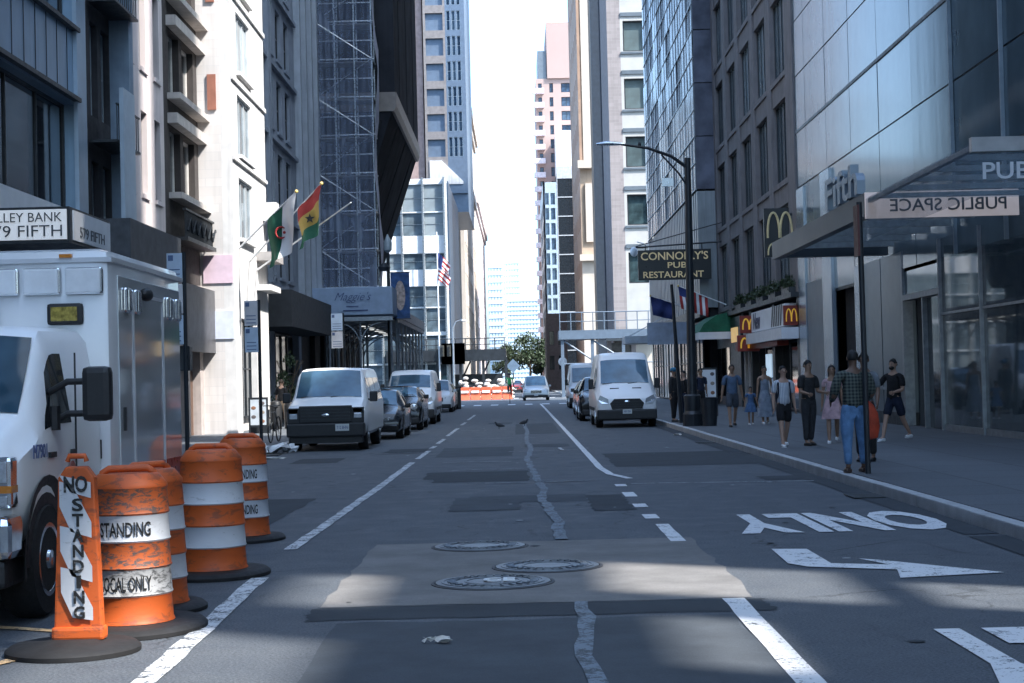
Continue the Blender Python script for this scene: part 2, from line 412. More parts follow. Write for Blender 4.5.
for k in range(9): line('crosswalk_bar', [(-5.2+k*1.15, 109.5), (-5.2+k*1.15, 113)], .5, P_w)
for k in range(9): line('crosswalk_bar', [(-4.8+k*1.1, 148.5), (-4.8+k*1.1, 152)], .5, P_w)

M_iron_ = mat('drain_iron', (.08, .085, .09), .5, .5, .3, 8)
# pavements with kerbs
m, t, b = nt('pavement'); v = coords(t)
bt = N(t, 'ShaderNodeTexBrick', Scale=1.0, offset=0.0); bt.inputs['Brick Width'].default_value = 1.52; bt.inputs['Row Height'].default_value = 1.52; bt.inputs['Mortar Size'].default_value = .022
bt.inputs['Color1'].default_value = (.062, .074, .086, 1); bt.inputs['Color2'].default_value = (.088, .102, .116, 1); bt.inputs['Mortar'].default_value = (.018, .022, .027, 1)
t.links.new(v, bt.inputs['Vector'])
n1 = noise(t, v, 1.2, 6, .65); f = noise(t, v, 70, 3)
c = mix(t, ramp(t, n1, .35, .7, 0, .5), bt.outputs['Color'], (.07, .075, .085)); c = mix(t, ramp(t, f, .35, .7, 0, .35), c, (.24, .25, .26))
gum = N(t, 'ShaderNodeTexVoronoi', Scale=2.6); t.links.new(v, gum.inputs['Vector']); c = mix(t, ramp(t, gum.outputs['Distance'], .03, .05, .7, 0), c, (.03, .03, .035))
t.links.new(c, b.inputs['Base Color']); b.inputs['Roughness'].default_value = .75; bump(t, b, f, .3, .005)
M_pave = m
M_kerb = mat('granite_kerb', (.46, .47, .48), .7, .0, .2, 3, .2, fine=.4)
def pavement(x0, x1, y0, y1, kx, side):
    struct(MB().box(x0, x1, y0, y1, -.3, .15).build('pavement', M_pave))
    a = MB(); y = y0
    while y < y1:
        n = min(y1, y+2.4); a.box(*sorted((kx, kx+side*.16)), y+.004, n-.004, -.3, .145+random.uniform(-.004, .004)); y = n
    struct(a.build('kerb', M_kerb, bev=.015))
pavement(4.91, 14, -40, 116, 4.91, -1); pavement(-16, -6.36, -40, 116, -6.36, 1)
pavement(4.56, 20, 147, 600, 4.56, -1); pavement(-20, -5.56, 147, 600, -5.56, 1)
struct(MB().box(-400, -16, 100, 116, -.3, .15).build('pavement', M_pave)); struct(MB().box(14, 400, 100, 116, -.3, .15).build('pavement', M_pave))

for x0, x1 in ((4.38, 4.749), (-6.199, -5.85)):
    for k in range(6): rough_rect('gutter_grime', x0, x1, -2+k*18.5, 16.3+k*18.5, .0075, M_tar, .02)
for (x_, y_) in ((4.5, 40.5), (4.5, 21.8), (-5.95, 39.3)):
    g_ = thing('storm_drain', {40: 'iron storm drain grate in the right gutter near the parked high roof van', 21: 'iron storm drain grate in the right gutter in front of the thin sign pole', 39: 'iron storm drain grate in the left gutter by the passenger van'}[int(y_)], 'drain', (x_, y_, .008)); a = MB(); a.box(x_-.2, x_+.2, y_-.35, y_+.35, .008, .014); a.build('pit_shade_plate', mat('drain_dark', (.006, .006, .007), .9), g_); a = MB()  # near-black plate painted as the shade of the pit below the grate
    for k in range(7): a.box(x_-.19, x_+.19, y_-.33+k*.1, y_-.28+k*.1, .015, .022)
    a.box(x_-.21, x_-.19, y_-.36, y_+.36, .015, .024); a.box(x_+.19, x_+.21, y_-.36, y_+.36, .015, .024); a.build('grate', M_iron_, g_)
# manhole covers
M_iron = mat('cast_iron', (.17, .19, .21), .42, .7, .3, 8, .3, fine=.3)
M_rim = mat('cover_rim', (.05, .05, .055), .6, .4, .3)
for i, (x, y, r, lab, tx) in enumerate(((-.44, 16.45, .45, 'farthest of the three round iron manhole covers in the concrete patch, with the worn top', None),
        (.2, 14.56, .455, 'round iron manhole cover on the right of the concrete patch, between the other two', None),
        (-.26, 13.5, .47, 'nearest round iron manhole cover, with raised block lettering in its middle', '19'))):
    th = thing('manhole_cover', lab, 'manhole cover', (x, y, .004), 'manhole covers in the concrete patch')
    MB().lathe([(r+.035, 0), (r+.035, .006), (r+.008, .008), (r+.008, 0)], (x, y, .004), 48).build('rim', M_rim, th)
    a = MB(); a.lathe([(r, 0), (r, .012), (r-.02, .014)], (x, y, .004), 48)
    for k in range(3):
        rr = r*(.9-.2*k); a.lathe([(rr, .01), (rr, .019), (rr-.02, .019), (rr-.02, .01)], (x, y, .004), 40)
    for k in range(28):
        an = 2*math.pi*k/28+.11*i; a.tube([(x+r*.66*math.cos(an), y+r*.66*math.sin(an), .02), (x+r*.8*math.cos(an), y+r*.8*math.sin(an), .02)], .012, 5)
    a.build('cover_plate', M_iron, th)
    if tx: text('raised_lettering', 'CE', M_white, th, (x+.05, y, .03), 'Z', .26, .2, ext=.004, bold=.02)
# litter
def crumple(name, lab, cat, c, s, m, seed, g=None):
    random.seed(seed); a = MB(); n = 7; vs = [(c[0]+(i/(n-1)-.5)*s[0]+random.uniform(-.1, .1)*s[0], c[1]+(j/(n-1)-.5)*s[1]*(.5+.5*math.sin(i+seed))+random.uniform(-.08, .08)*s[1], c[2]+.004+random.random()*s[2]) for i in range(n) for j in range(n)]
    a.add(vs, [(i*n+j, i*n+j+1, (i+1)*n+j+1, (i+1)*n+j) for i in range(n-1) for j in range(n-1)])
    o = a.build(name, m, smooth=60); return tag(o, lab, cat, g)
M_paper = mat('scrap_paper', (.6, .58, .54), .9, 0, .15, 10)
crumple('paper_scrap', 'crumpled piece of pale paper lying on the asphalt in the foreground', 'litter', (-.56, 10.45, .004), (.17, .12, .04), M_paper, 3)
crumple('plastic_bag', 'white plastic bag crumpled on the road beside the striped barrels at left', 'litter', (-5.9, 40.2, .0), (.8, .6, .28), M_white, 5)
crumple('paper_scrap', 'flat white sheet lying on the road just in front of the crumpled plastic bag', 'litter', (-5.7, 37.2, .0), (.7, .5, .05), M_paper, 6)
crumple('paper_scrap', 'tiny white scrap in the gutter right of the high roof van', 'litter', (4.35, 46.0, .0), (.2, .4, .06), M_paper, 8)
random.seed(11)
# ------------------------------------------------------------------ buildings, left side (street wall near x = -10.2)
XL = -10.2
def LF(y0, x=XL): return Fr((x, y0, 0), (0, 1, 0), (1, 0, 0))      # wall facing +x, u runs away from the camera
def RF(y0, x): return Fr((x, y0, 0), (0, 1, 0), (-1, 0, 0))        # wall facing -x
def CF(x0, y): return Fr((x0, y, 0), (1, 0, 0), (0, -1, 0))        # wall facing the camera
def core(root, x0, x1, y0, y1, z1, m, z0=0.): return MB().box(x0, x1, y0, y1, z0, z1).build('building_core', m, root)
M_panel = mat('blue_grey_panel', (.25, .36, .48), .32, .55, .1, 1, streak=.35)
M_room = mat('dark_interior', (.02, .022, .026), .8)

b = thing('bank_building', 'blue grey metal panel building with big dark windows above the bank canopy', 'building', (XL, 20, 0))
fr = LF(10); core(b, -24, XL-.4, 10, 39.3, 30, M_room)
facade(b, fr, 28.9, 30, rep(.3, 6.6, 7.1, 4), [(5.8, 8.3), (10.15, 12.6), (14.4, 16.8), (18.6, 21)], M_panel, M_dark, G_dark, (3, 1), .25, .35, .07, name='panel_wall')
a = MB()
for z in (8.36, 10.0, 12.7, 14.3): fr.box(a, 0, 28.3, z, z+.1, .0, .14)
a.build('ledge', M_dark, b)
a = MB()
for k in range(34): fr.box(a, .2+k*.83, .225+k*.83, 8.48, 9.98, .0, .012)
a.build('panel_joints', M_dark, b)
a = MB(); fr.box(a, 28.1, 28.9, 5.0, 30, .004, .1); a.build('pilaster', mat('pale_blue_panel', (.4, .5, .6), .35, .4, .08), b)
a = MB(); fr.box(a, 22, 28.9, 5.05, 5.75, .01, .12); a.build('sign_band', M_white, b)
a = MB(); fr.box(a, 21, 28.9, 3.3, 5.0, .01, .1); a.build('shopfront', mat('grey_shopfront', (.1, .11, .13), .4), b)
# canopy of the bank
c_ = thing('bank_canopy', 'white lettered bank canopy projecting over the pavement behind the ambulance', 'canopy', (-9, 30, 4.45))
MB().box(XL, -8.15, 30, 33.0, 4.36, 5.02).build('frame', M_dark, c_)
MB().box(XL, -8.19, 29.97, 29.995, 4.42, 4.97).build('sign_face', emis('lit_sign_face', (.85, .87, .88), .35), c_)
MB().box(-8.145, -8.12, 30.2, 32.9, 4.42, 4.97).build('side_face', M_white, c_)
tx = mat('grey_letters', (.10, .11, .12), .5)
text('lettering', 'VALLEY BANK', tx, c_, (-9.02, 29.955, 4.83), '-Y', 1.5, .17, ext=.005)
text('lettering', '579 FIFTH', tx, c_, (-8.98, 29.955, 4.58), '-Y', 1.42, .21, ext=.005)
text('lettering', '579 FIFTH', tx, c_, (-8.11, 31.5, 4.6), '+X', 1.8, .2, ext=.004)

M_soot = mat('sooty_masonry', (.035, .035, .04), .8, 0, .3, 2, .2)
b = thing('narrow_dark_building', 'narrow dark fronted building with fire escape ironwork beside the bank building', 'building', (XL, 39.3, 0))
core(b, -22, XL-.4, 39.3, 42.0, 28, M_room)
facade(b, LF(39.3), 2.7, 28, [(.35, 1.05), (1.4, 2.2)], [(4.8, 7.2), (8.3, 10.6), (11.7, 14), (15, 17.5)], M_soot, mat('pale_frame', (.3, .36, .4), .5), G_blue, (1, 2), .15, .35, .05)
a = MB(); fr = LF(39.3)
for z in (7.6, 11, 14.4):
    a = MB(); fr.box(a, .1, 2.5, z, z+.06, .02, .7); fr.box(a, .1, 2.5, z+.9, z+.94, .66, .7)
    for k in range(12): fr.box(a, .12+k*.2, .14+k*.2, z+.06, z+.9, .67, .69)
    a.build('fire_escape', M_dark, b)
a = MB(); fr.box(a, .1, 1.25, 5.4, 8.9, .75, .85); a.build('blank_sign_panel', mat('pale_sign', (.42, .5, .57), .5, 0, .06), b)
a = MB(); fr.box(a, 2.25, 2.7, 0, 28, .004, .5); a.build('pilaster', mat('blue_render', (.2, .27, .35), .6, 0, .15, streak=.4), b)

M_pink = mat('pinkish_render', (.64, .57, .56), .75, 0, .08, 1.2, .1, streak=.35)
b = thing('pale_rendered_building', 'pale pinkish rendered building with narrow deep set windows', 'building', (XL, 42, 0))
core(b, -22, XL-.45, 42, 47.9, 30, M_room)
facade(b, LF(42), 5.9, 30, [(1.25, 2.05), (2.95, 3.7), (4.65, 5.4)], [(7.0, 9.3), (10.5, 12.9), (14.0, 16.4), (17.5, 19.9)], M_pink, M_dark, G_dark, (1, 2), .16, .45, .05, M_pink, z0=5.6)
fr = LF(42); a = MB(); fr.box(a, 0, .9, 0, 30, .004, .14); a.build('pilaster', mat('blue_grey_stone', (.27, .33, .42), .7, 0, .12, streak=.4), b)
a = MB(); fr.box(a, 0, 2.6, 0, 4.2, -.4, -.1); fr.box(a, 3.1, 5.9, 0, 4.2, -.4, -.1); fr.box(a, 2.6, 3.1, 0, 5.6, -.4, .0); a.build('lower_wall', M_pink, b)
a = MB(); fr.box(a, -3.2, 2.6, 4.45, 5.7, .2, 1.1); a.build('awning', mat('grey_corrugated_awning', (.075, .08, .09), .5, .3, .3, 3, streak=.3), b)
window_at(b, fr, 2.9, 3.9, 2.6, 1.7, -.15, M_dark, G_win, (2, 1))
window_at(b, fr, 3.3, .4, 2.2, 3.0, -.08, M_dark, G_dark, (2, 1))

M_brown = mat('dark_brown_masonry', (.045, .038, .036), .8, 0, .25, 2, .2)
M_ledge = mat('pale_stone_ledge', (.5, .46, .43), .8, 0, .15, 3, .2, streak=.5)
b = thing('dark_brown_building', 'dark brown building with pale stone ledges and white framed windows', 'building', (XL, 47.9, 0))
core(b, -22, XL-.45, 47.9, 53, 32, M_room)
fr = LF(47.9)
rw = [(7.45, 9.4), (10.4, 12.3), (13.35, 15.25), (16.3, 18.2), (19.3, 21.2)]
facade(b, fr, 5.1, 32, [(.8, 2.3), (2.75, 4.5)], rw, M_brown, mat('cream_frame', (.6, .58, .55), .5), G_dark, (2, 1), .2, .45, .1, z0=4.9)
for (z0_, z1_) in rw:
    a = MB(); fr.box(a, .5, 5.1, z0_-.2, z0_-.02, .004, .4); a.build('ledge', M_ledge, b)
    a = MB(); fr.box(a, .5, 5.1, z1_+.08, z1_+.38, .004, .3); a.build('ledge', M_ledge, b)
a = MB()
for k in range(26): a.tube([fr.p(.6+k*.17, 6.1, .45), fr.p(.6+k*.17, 6.9, .45)], .02, 5)
fr.box(a, .5, 5.0, 6.9, 6.96, .4, .5); fr.box(a, .5, 5.0, 6.0, 6.12, .0, .55)
for k in range(6): a.tube([fr.p(.7+k*.8, 6.3, .5), fr.p(1.05+k*.8, 6.7, .52), fr.p(1.4+k*.8, 6.3, .5)], .03, 5)
a.build('balcony_rail', M_dark, b)
a = MB(); fr.box(a, -.8, 5.1, 2.75, 4.75, .3, .45); a.build('sign_board', mat('grey_shop_sign', (.085, .085, .095), .45, .2, .25, 3), b)
a = MB(); fr.box(a, .3, .8, 0, 2.7, -.3, .05); fr.box(a, 4.5, 5.1, 0, 4.9, -.3, .05); fr.box(a, 2.4, 2.9, 0, 2.7, -.3, .04); a.build('shopfront_piers', mat('stone_pier', (.42, .37, .35), .7, streak=.4), b)
MB().box(XL-.3, XL-.2, 48.8, 50.3, .15, 2.7).build('door', mat('brown_door', (.12, .07, .05), .5), b)
MB().box(XL-.3, XL-.2, 50.9, 52.4, .15, 2.7).build('door', mat('brown_door', (.12, .07, .05), .5), b)

M_wht = brick('white_painted_brick', (.60, .57, .55), (.55, .53, .52), h=.07*4, w=.22*4, var=.05, bmp=.15)
M_wht2 = mat('white_stone', (.62, .61, .60), .75, 0, .10, 2, .1, streak=.4)
G_lite = glass('curtained_glass', (.10, .14, .17), .08, 1, .1, .05, .8, (.45, .5, .53))
b = thing('white_building', 'white building with a tall plain side wall and triple windows in sunlight', 'building', (-9.1, 53, 0))
MB().box(-24, -9.45, 53.05, 60, 0, 34).build('building_core', M_wht, b)
fr = LF(53, -9.1)
rw = [(6.55, 8.55), (9.3, 11.3), (12.05, 14.05), (14.8, 16.8), (17.55, 19.55)]
facade(b, fr, 7, 34, [(1.15, 3.9)], rw, M_wht2, mat('grey_window_frame', (.4, .43, .45), .5), G_lite, (3, 1), .08, .35, .08, M_wht2, z0=4.6)
a = MB(); CF(-24, 53).box(a, 0, 14.549, 0, 34, -.04, 0); a.build('side_wall', M_wht, b)
a = MB(); fr.box(a, 0, 1.1, 0, 4.6, -.35, 0); fr.box(a, 4.2, 7, 0, 4.6, -.35, .0); fr.box(a, 1.1, 4.2, 3.9, 4.6, -.35, 0); a.build('lower_wall', M_wht2, b)
window_at(b, fr, 1.1, .6, 3.1, 3.3, -.2, M_dark, G_dark, (3, 2))
cr = mat('red_brown_shutter', (.3, .12, .08), .6)
for z in (10.6, 14.1):
    a = MB(); CF(-9.86, 53).box(a, 0, .28, z, z+1.15, .0, .06); a.build('shutter', cr, b)
a = MB(); fr.box(a, 0, 7, 9.0, 9.12, .004, .08); fr.box(a, 0, 7, 11.6, 11.75, .004, .07); fr.box(a, 0, 7, 14.35, 14.5, .004, .07); fr.box(a, 4.4, 6.8, 5.0, 5.2, .004, .5); a.build('ledge', M_wht2, b)
ac = MB(); fr.box(ac, 6.1, 6.75, 7.6, 8.25, .0, .5); ac.build('air_conditioner', mat('ac_grey', (.6, .6, .58), .6), b)
a = MB(); fr.box(a, 4.5, 6.9, 6.05, 6.35, .004, .6); a.build('cornice', mat('weathered_cornice', (.33, .31, .3), .8, streak=.5), b)
for zz, cc in ((5.0, (.62, .48, .56)), (3.2, (.58, .62, .72))):
    a = MB(); CF(-10.15, 53).box(a, .05, 1.0, zz, zz+.9, .01, .04); a.build('wall_banner', mat('banner_%d' % int(zz), cc, .8, 0, .12, 3), b)

M_gs = mat('grey_blue_stone', (.30, .33, .38), .8, 0, .12, 1.5, .15, streak=.5)
b = thing('grey_stone_building', 'grey stone office building with columns of narrow dark windows next to the white one', 'building', (XL, 60, 0))
core(b, -24, XL-.45, 60, 76.5, 40, M_room)
fr = LF(60)
facade(b, fr, 16.5, 40, rep(.9, 1.5, 2.3, 3)+rep(8.3, 1.5, 2.55, 3), [(6.3+3.15*k, 8.5+3.15*k) for k in range(9)], M_gs, M_dark, G_win, (1, 2), .14, .45, .06, M_gs, z0=5.6)
a = MB()
for k in range(10): fr.box(a, 0, 16.5, 5.7+3.15*k, 5.88+3.15*k, .004, .16)
for u in (7.4, 7.9): fr.box(a, u, u+.25, 5.9, 40, .006, .2)
a.build('string_courses', M_gs, b)
a = MB(); fr.box(a, 0, 1.2, 0, 5.6, -.3, .1); fr.box(a, 6.8, 8.2, 0, 5.6, -.3, .1); fr.box(a, 15.6, 16.5, 0, 5.6, -.3, .1); fr.box(a, 1.2, 15.6, 4.7, 5.6, -.3, .08); a.build('lower_wall', M_gs, b)
a = MB(); fr.box(a, 2.5, 15.8, 3.9, 5.3, .1, 1.6); a.build('awning', mat('charcoal_awning', (.03, .033, .038), .7, 0, .3), b)
for k in range(4): window_at(b, fr, 8.3+k*1.8, .5, 1.7, 3.4, -.15, M_dark, G_dark, (1, 2))
for k in range(3): window_at(b, fr, 1.3+k*1.8, .5, 1.7, 3.4, -.15, M_dark, G_dark, (1, 2))

M_ps = mat('pale_grey_pilaster', (.40, .43, .47), .7, 0, .1, 2, .1, streak=.4)
b = thing('pilastered_building', 'narrow grey building with tall fluted pilasters beside the netted scaffold', 'building', (XL, 76.5, 0))
core(b, -24, XL-.45, 76.5, 84, 42, M_room)
fr = LF(76.5)
facade(b, fr, 7.5, 42, [(.9, 2.2), (3.1, 4.4), (5.3, 6.6)], [(5.8+3.4*k, 8.3+3.4*k) for k in range(9)], M_gs, M_dark, G_win, (2, 2), .2, .45, .06, z0=4.6)
a = MB()
for u in (.15, 2.35, 4.55, 6.75): fr.box(a, u, u+.45, 4.6, 42, .004, .3)
a.build('pilasters', M_ps, b)

# ---- scaffold with debris netting
m, t, bs = nt('debris_netting'); v = coords(t)
n1 = noise(t, v, .35, 3); wv_ = N(t, 'ShaderNodeTexWave', Scale=4, Distortion=1); t.links.new(v, wv_.inputs['Vector'])
t.links.new(mix(t, ramp(t, n1, .3, .7), (.26, .31, .42), (.36, .42, .54)), bs.inputs['Base Color']); bs.inputs['Roughness'].default_value = .9
t.links.new(ramp(t, n1, .35, .65, .30, .5), bs.inputs['Alpha']); bs.inputs['Transmission Weight'].default_value = 0
M_net = m
b = thing('netted_scaffold', 'tall steel scaffold wrapped in grey debris netting over the pavement', 'scaffold', (-9, 84, 0))
a = MB()
xs = [-10.1, -9.1, -8.1, -7.2]
for x in xs:
    for y in (84.2, 85.6): a.tube([(x, y, 6.4), (x, y, 44)], .045, 6)
for k in range(20):
    z = 6.6+k*1.95
    for y in (84.2, 85.6): a.tube([(-10.15, y, z), (-7.1, y, z)], .04, 6)
    a.tube([(-10.15, 84.2, z+.95), (-7.1, 84.2, z+.95)], .03, 6)
    for x in xs: a.tube([(x, 84.2, z), (x, 85.6, z)], .04, 6)
    a.tube([(-10.1, 84.15, z), (-7.2, 84.15, z+1.95)] if k % 2 else [(-7.2, 84.15, z), (-10.1, 84.15, z+1.95)], .028, 6)
a.build('scaffold_tubes', M_alu, b)
a = MB()
for k in range(20): z = 6.5+k*1.95; a.box(-10.15, -7.15, 84.25, 85.55, z-.06, z)
a.build('plank_decks', mat('scaffold_planks', (.30, .28, .27), .8), b)
a = MB(); n = 40; pts = []
for k in range(n+1): pts.append((-10.15+3.0*k/n, 84.02+.06*math.sin(k*1.3)))
a.add([(x, y, z) for x, y in pts for z in (6.5, 44)], [(2*i, 2*i+2, 2*i+3, 2*i+1) for i in range(n)]); a.build('netting', M_net, b, smooth=True)
a = MB(); rows = 30
vs = [(-7.05+.12*math.sin(j*.9)+.05*math.sin(j*2.3+i), 84.05+i*.36, 6.5+37.5*j/rows) for j in range(rows+1) for i in range(5)]
a.add(vs, [(j*5+i, j*5+i+1, (j+1)*5+i+1, (j+1)*5+i) for j in range(rows) for i in range(4)]); a.build('netting', mat('white_netting', (.62, .6, .66), .9, 0, .12, 4), b, smooth=True)
b = thing('brick_loft_building', 'dark loft building behind the netted scaffold', 'building', (XL, 85.7, 0))
core(b, -24, XL-.2, 84, 88, 45, M_brown)
facade(b, CF(-24, 84), 13.6, 45, rep(5, 1.2, 2.2, 4), [(6.5+3.2*k, 8.6+3.2*k) for k in range(10)], M_brown, M_dark, G_dark, (1, 2), .2, .0+.3, .06, z0=4)

# ---- dark angular building that leans out over the pavement
M_bronze = mat('dark_bronze_cladding', (.034, .036, .042), .95, 0, .3, .6, spec=0.05, streak=.3)
M_band = mat('tan_stone_band', (.24, .2, .17), .5, .0, .15)
b = thing('dark_angular_building', 'dark faceted building that leans out over the pavement at the avenue corner', 'building', (-9, 86, 0))
sec = [(-16, 70), (-6.2, 70), (-6.2, 17.0), (-6.35, 16.0), (-9.4, 6.8), (-16, 6.8)]
MB().prism([(x, 86.2, z) for x, z in sec], (0, 20, 0)).build('leaning_body', M_bronze, b)
MB().box(-16, XL, 86.3, 106, 0, 6.79).build('base_wall', M_bronze, b)
a = MB(); sb = [(-16, 16.9), (-6.12, 16.9), (-6.12, 16.2), (-6.25, 15.9), (-16, 15.9)]
a.prism([(x, 86.1, z) for x, z in sb], (0, 20.2, 0)); a.build('stone_band', M_band, b)
a = MB()
for k in range(7):
    x = -7.2-k*1.0; a.box(x, x+.06, 86.05, 86.19, 17.2, 70)
for k in range(3):
    y = 89.5+k*6; a.box(-6.19, -6.15, y, y+.07, 17.2, 70)
for k in range(3):
    y = 89.5+k*6; a.tube([(-6.3, y, 15.6), (-9.36, y, 6.9)], .04, 5)
a.build('ribs', mat('bronze_rib', (.05, .05, .052), .9, 0, spec=0.0), b)
a = MB(); a.tube([(-9.4, 86.1, 7), (-7.0, 86.12, 15.5)], .12, 6); a.tube([(-11.5, 86.1, 7), (-7.3, 86.12, 15.5)], .07, 6); a.build('diagonal_braces', mat('bronze_rib', (.05, .05, .052), .9, 0, spec=0.0), b)
for k in range(6): window_at(b, LF(87, XL), .3+k*3.1, .4, 2.8, 4.2, .02, M_dark, G_win, (2, 2), .08)

# ---- avenue corner: office block with white spandrels, tower above
G_grey = glass('grey_office_glass', (.10, .14, .17), .08, .8, .1, 0, .7, (.4, .45, .47))
M_spw = mat('white_spandrel', (.72, .74, .76), .5, 0, .06)
b = thing('white_banded_office', 'office block with white spandrel bands and grey glass across the avenue', 'building', (-9, 150, 0))
MB().box(-30, -6.25, 150.4, 176, 0, 19.8).build('building_core', M_room, b)
fr = CF(-30, 150)
rows_ = [(.6, 3.3), (3.4, 5.9), (6.2, 8.4), (8.5, 10.4), (11.9, 13.4), (15.0, 17.1), (17.2, 19.7)]
facade(b, fr, 23.7, 20.2, rep(.14, 1.81, 1.95, 12), rows_, M_spw, M_alu, G_grey, (1, 2), .12, .4, .05, name='spandrel_wall')
a = MB()
for k in range(13): fr.box(a, .0+k*1.95, .14+k*1.95, 0, 20.3, .004, .3)
a.build('fins', M_alu, b)
fr2 = LF(150.4, -6.25); a = MB(); fr2.box(a, 0, 25, 0, 20, .004, .1); a.build('side_wall', mat('deep_blue_cladding', (.05, .085, .14), .35, .3), b)
M_bt = mat('blue_tower_cladding', (.13, .175, .24), .4, .3, .1)
b = thing('blue_office_tower', 'tall blue glass tower with a brown flank and a sloping white base roof', 'building', (-8, 178, 0))
MB().box(-9.6, -5.1, 178.3, 200, 20, 95).build('building_core', M_bt, b)
fr = CF(-9.6, 178)
MB().box(-14.5, -9.75, 178.5, 200, 20, 95).build('brown_flank', mat('brown_flank', (.34, .25, .23), .8), b)
facade(b, fr, 2.4, 95, [(.25, 2.15)], [(26+2.75*k, 27.9+2.75*k) for k in range(25)], mat('tower_slabs', (.20, .185, .185), .7), M_dark, G_dark, (2, 1), .4, .6, .05, z0=22, name='balcony_wall')
facade(b, Fr((-7.2, 178, 0), (1, 0, 0), (0, -1, 0)), 2.1, 95, [(.15, .55), (.7, 1.1), (1.25, 1.65)], [(26+2.75*k, 28.1+2.75*k) for k in range(25)], M_bt, M_alu, G_blue, (1, 2), .1, .3, .04, z0=22, name='blue_wall')
MB().prism([(-9.2, 177.9, 23.0), (-5.6, 177.9, 23.0), (-5.6, 177.9, 23.3), (-7.9, 177.9, 25.6), (-9.2, 177.9, 25.6)], (0, 14, 0)).build('sloping_roof', M_wht2, b)
# further blocks on the left
M_bei = mat('beige_stone', (.56, .47, .40), .8, 0, .12, .5, streak=.3)
for i, (x0, x1, y0, y1, h, mm, lab) in enumerate((
    (-30, -6.5, 206, 245, 27, mat('cream_stone', (.52, .46, .40), .8, 0, .1, .5), 'cream corniced block just behind the blue side wall across the avenue'),
    (-30, -7.0, 250, 285, 42, M_bei, 'beige block with a heavy cornice at the far left of the sky gap'),
    (-40, -7.2, 290, 370, 33, mat('rose_stone', (.6, .5, .47), .8, 0, .1, .5), 'rose coloured lower block left of the hazy towers'))):
    b = thing('far_building', lab, 'building', ((x1), y0, 0), 'blocks along the far left side of the street')
    fr = LF(y0, x1); core(b, x0, x1-.5, y0+.4, y1, h-.5, mm)
    nb = int((y1-y0-2)/5); facade(b, fr, y1-y0, h, rep(1.5, 3, 5, nb), [(5+4*k, 7.4+4*k) for k in range(int((h-8)/4))], mm, M_dark, G_win, (2, 1), .3, .5, .1)
    a = MB(); a.box(x0, x1+.7, y0-.6, y1, h, h+1.2); a.box(x0, x1+.35, y0-.3, y1, h-1, h-.01); a.build('cornice', mm, b)
# hazy towers closing the view
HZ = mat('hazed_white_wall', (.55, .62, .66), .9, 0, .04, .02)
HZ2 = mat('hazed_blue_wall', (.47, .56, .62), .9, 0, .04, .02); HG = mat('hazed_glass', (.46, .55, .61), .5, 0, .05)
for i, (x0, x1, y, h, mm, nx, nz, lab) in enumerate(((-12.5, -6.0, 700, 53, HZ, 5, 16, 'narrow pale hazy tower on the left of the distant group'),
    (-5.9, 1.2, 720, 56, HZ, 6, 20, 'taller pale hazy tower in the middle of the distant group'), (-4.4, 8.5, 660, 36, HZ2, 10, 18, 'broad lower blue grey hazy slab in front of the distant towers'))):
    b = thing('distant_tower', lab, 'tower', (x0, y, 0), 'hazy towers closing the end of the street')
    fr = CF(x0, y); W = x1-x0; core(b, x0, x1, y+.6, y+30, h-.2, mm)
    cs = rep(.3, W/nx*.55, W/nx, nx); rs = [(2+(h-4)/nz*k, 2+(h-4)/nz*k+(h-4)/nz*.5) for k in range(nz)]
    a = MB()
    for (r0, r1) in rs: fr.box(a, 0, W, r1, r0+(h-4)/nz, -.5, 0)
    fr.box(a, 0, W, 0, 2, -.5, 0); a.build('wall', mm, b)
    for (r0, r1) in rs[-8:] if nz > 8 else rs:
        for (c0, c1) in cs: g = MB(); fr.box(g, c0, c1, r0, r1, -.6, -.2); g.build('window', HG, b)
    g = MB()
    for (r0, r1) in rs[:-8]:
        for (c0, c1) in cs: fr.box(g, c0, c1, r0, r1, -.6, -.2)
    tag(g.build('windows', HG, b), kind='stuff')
# ------------------------------------------------------------------ right side
XR = 10.5
def skin_panel(name, c, rough, metal, var=.1, wav=.05, spec=.5):
    m, t, b = nt(name); v = coords(t); oi = t.nodes.new('ShaderNodeObjectInfo')
    n1 = noise(t, v, .7, 4)
    k = mix(t, ramp(t, n1, .3, .7), tuple(x*(1-var) for x in c), tuple(x*(1+var) for x in c))
    k = mix(t, math_(t, 'MULTIPLY', oi.outputs['Random'], .35), k, tuple(x*.55 for x in c))
    t.links.new(k, b.inputs['Base Color']); b.inputs['Roughness'].default_value = rough; b.inputs['Metallic'].default_value = metal
    b.inputs['Specular IOR Level'].default_value = spec; b.inputs['IOR'].default_value = 1.4
    bump(t, b, noise(t, v, .9 if wav > .1 else .45, 3, sc=(1, 1.6, .35)), wav, .08); return m
M_gp = skin_panel('frosted_glass_panel', (.165, .22, .25), .13, .10, .12, .05, .42)
M_gp2 = skin_panel('clear_glass_panel', (.12, .175, .205), .06, .2, .2)
M_sil = mat('silver_column', (.36, .42, .48), .25, .6, .06, .4)
M_gw = mat('grey_wall_panel', (.13, .155, .18), .4, .2, .15, 1)
b = thing('glass_tower', 'big blue grey glass panelled tower over the lobby entrance and its canopy', 'building', (XR, 20, 0))
zs = [4.4, 6.45, 8.52, 10.6, 12.66, 14.7, 16.8, 18.9, 21.0, 23.1]; ys = [19.2, 23.2, 27.2, 31.2, 35.2, 39.3, 43.4, 47.4, 51.4, 55.4, 59.3, 61.38]
random.seed(3); pm = {}
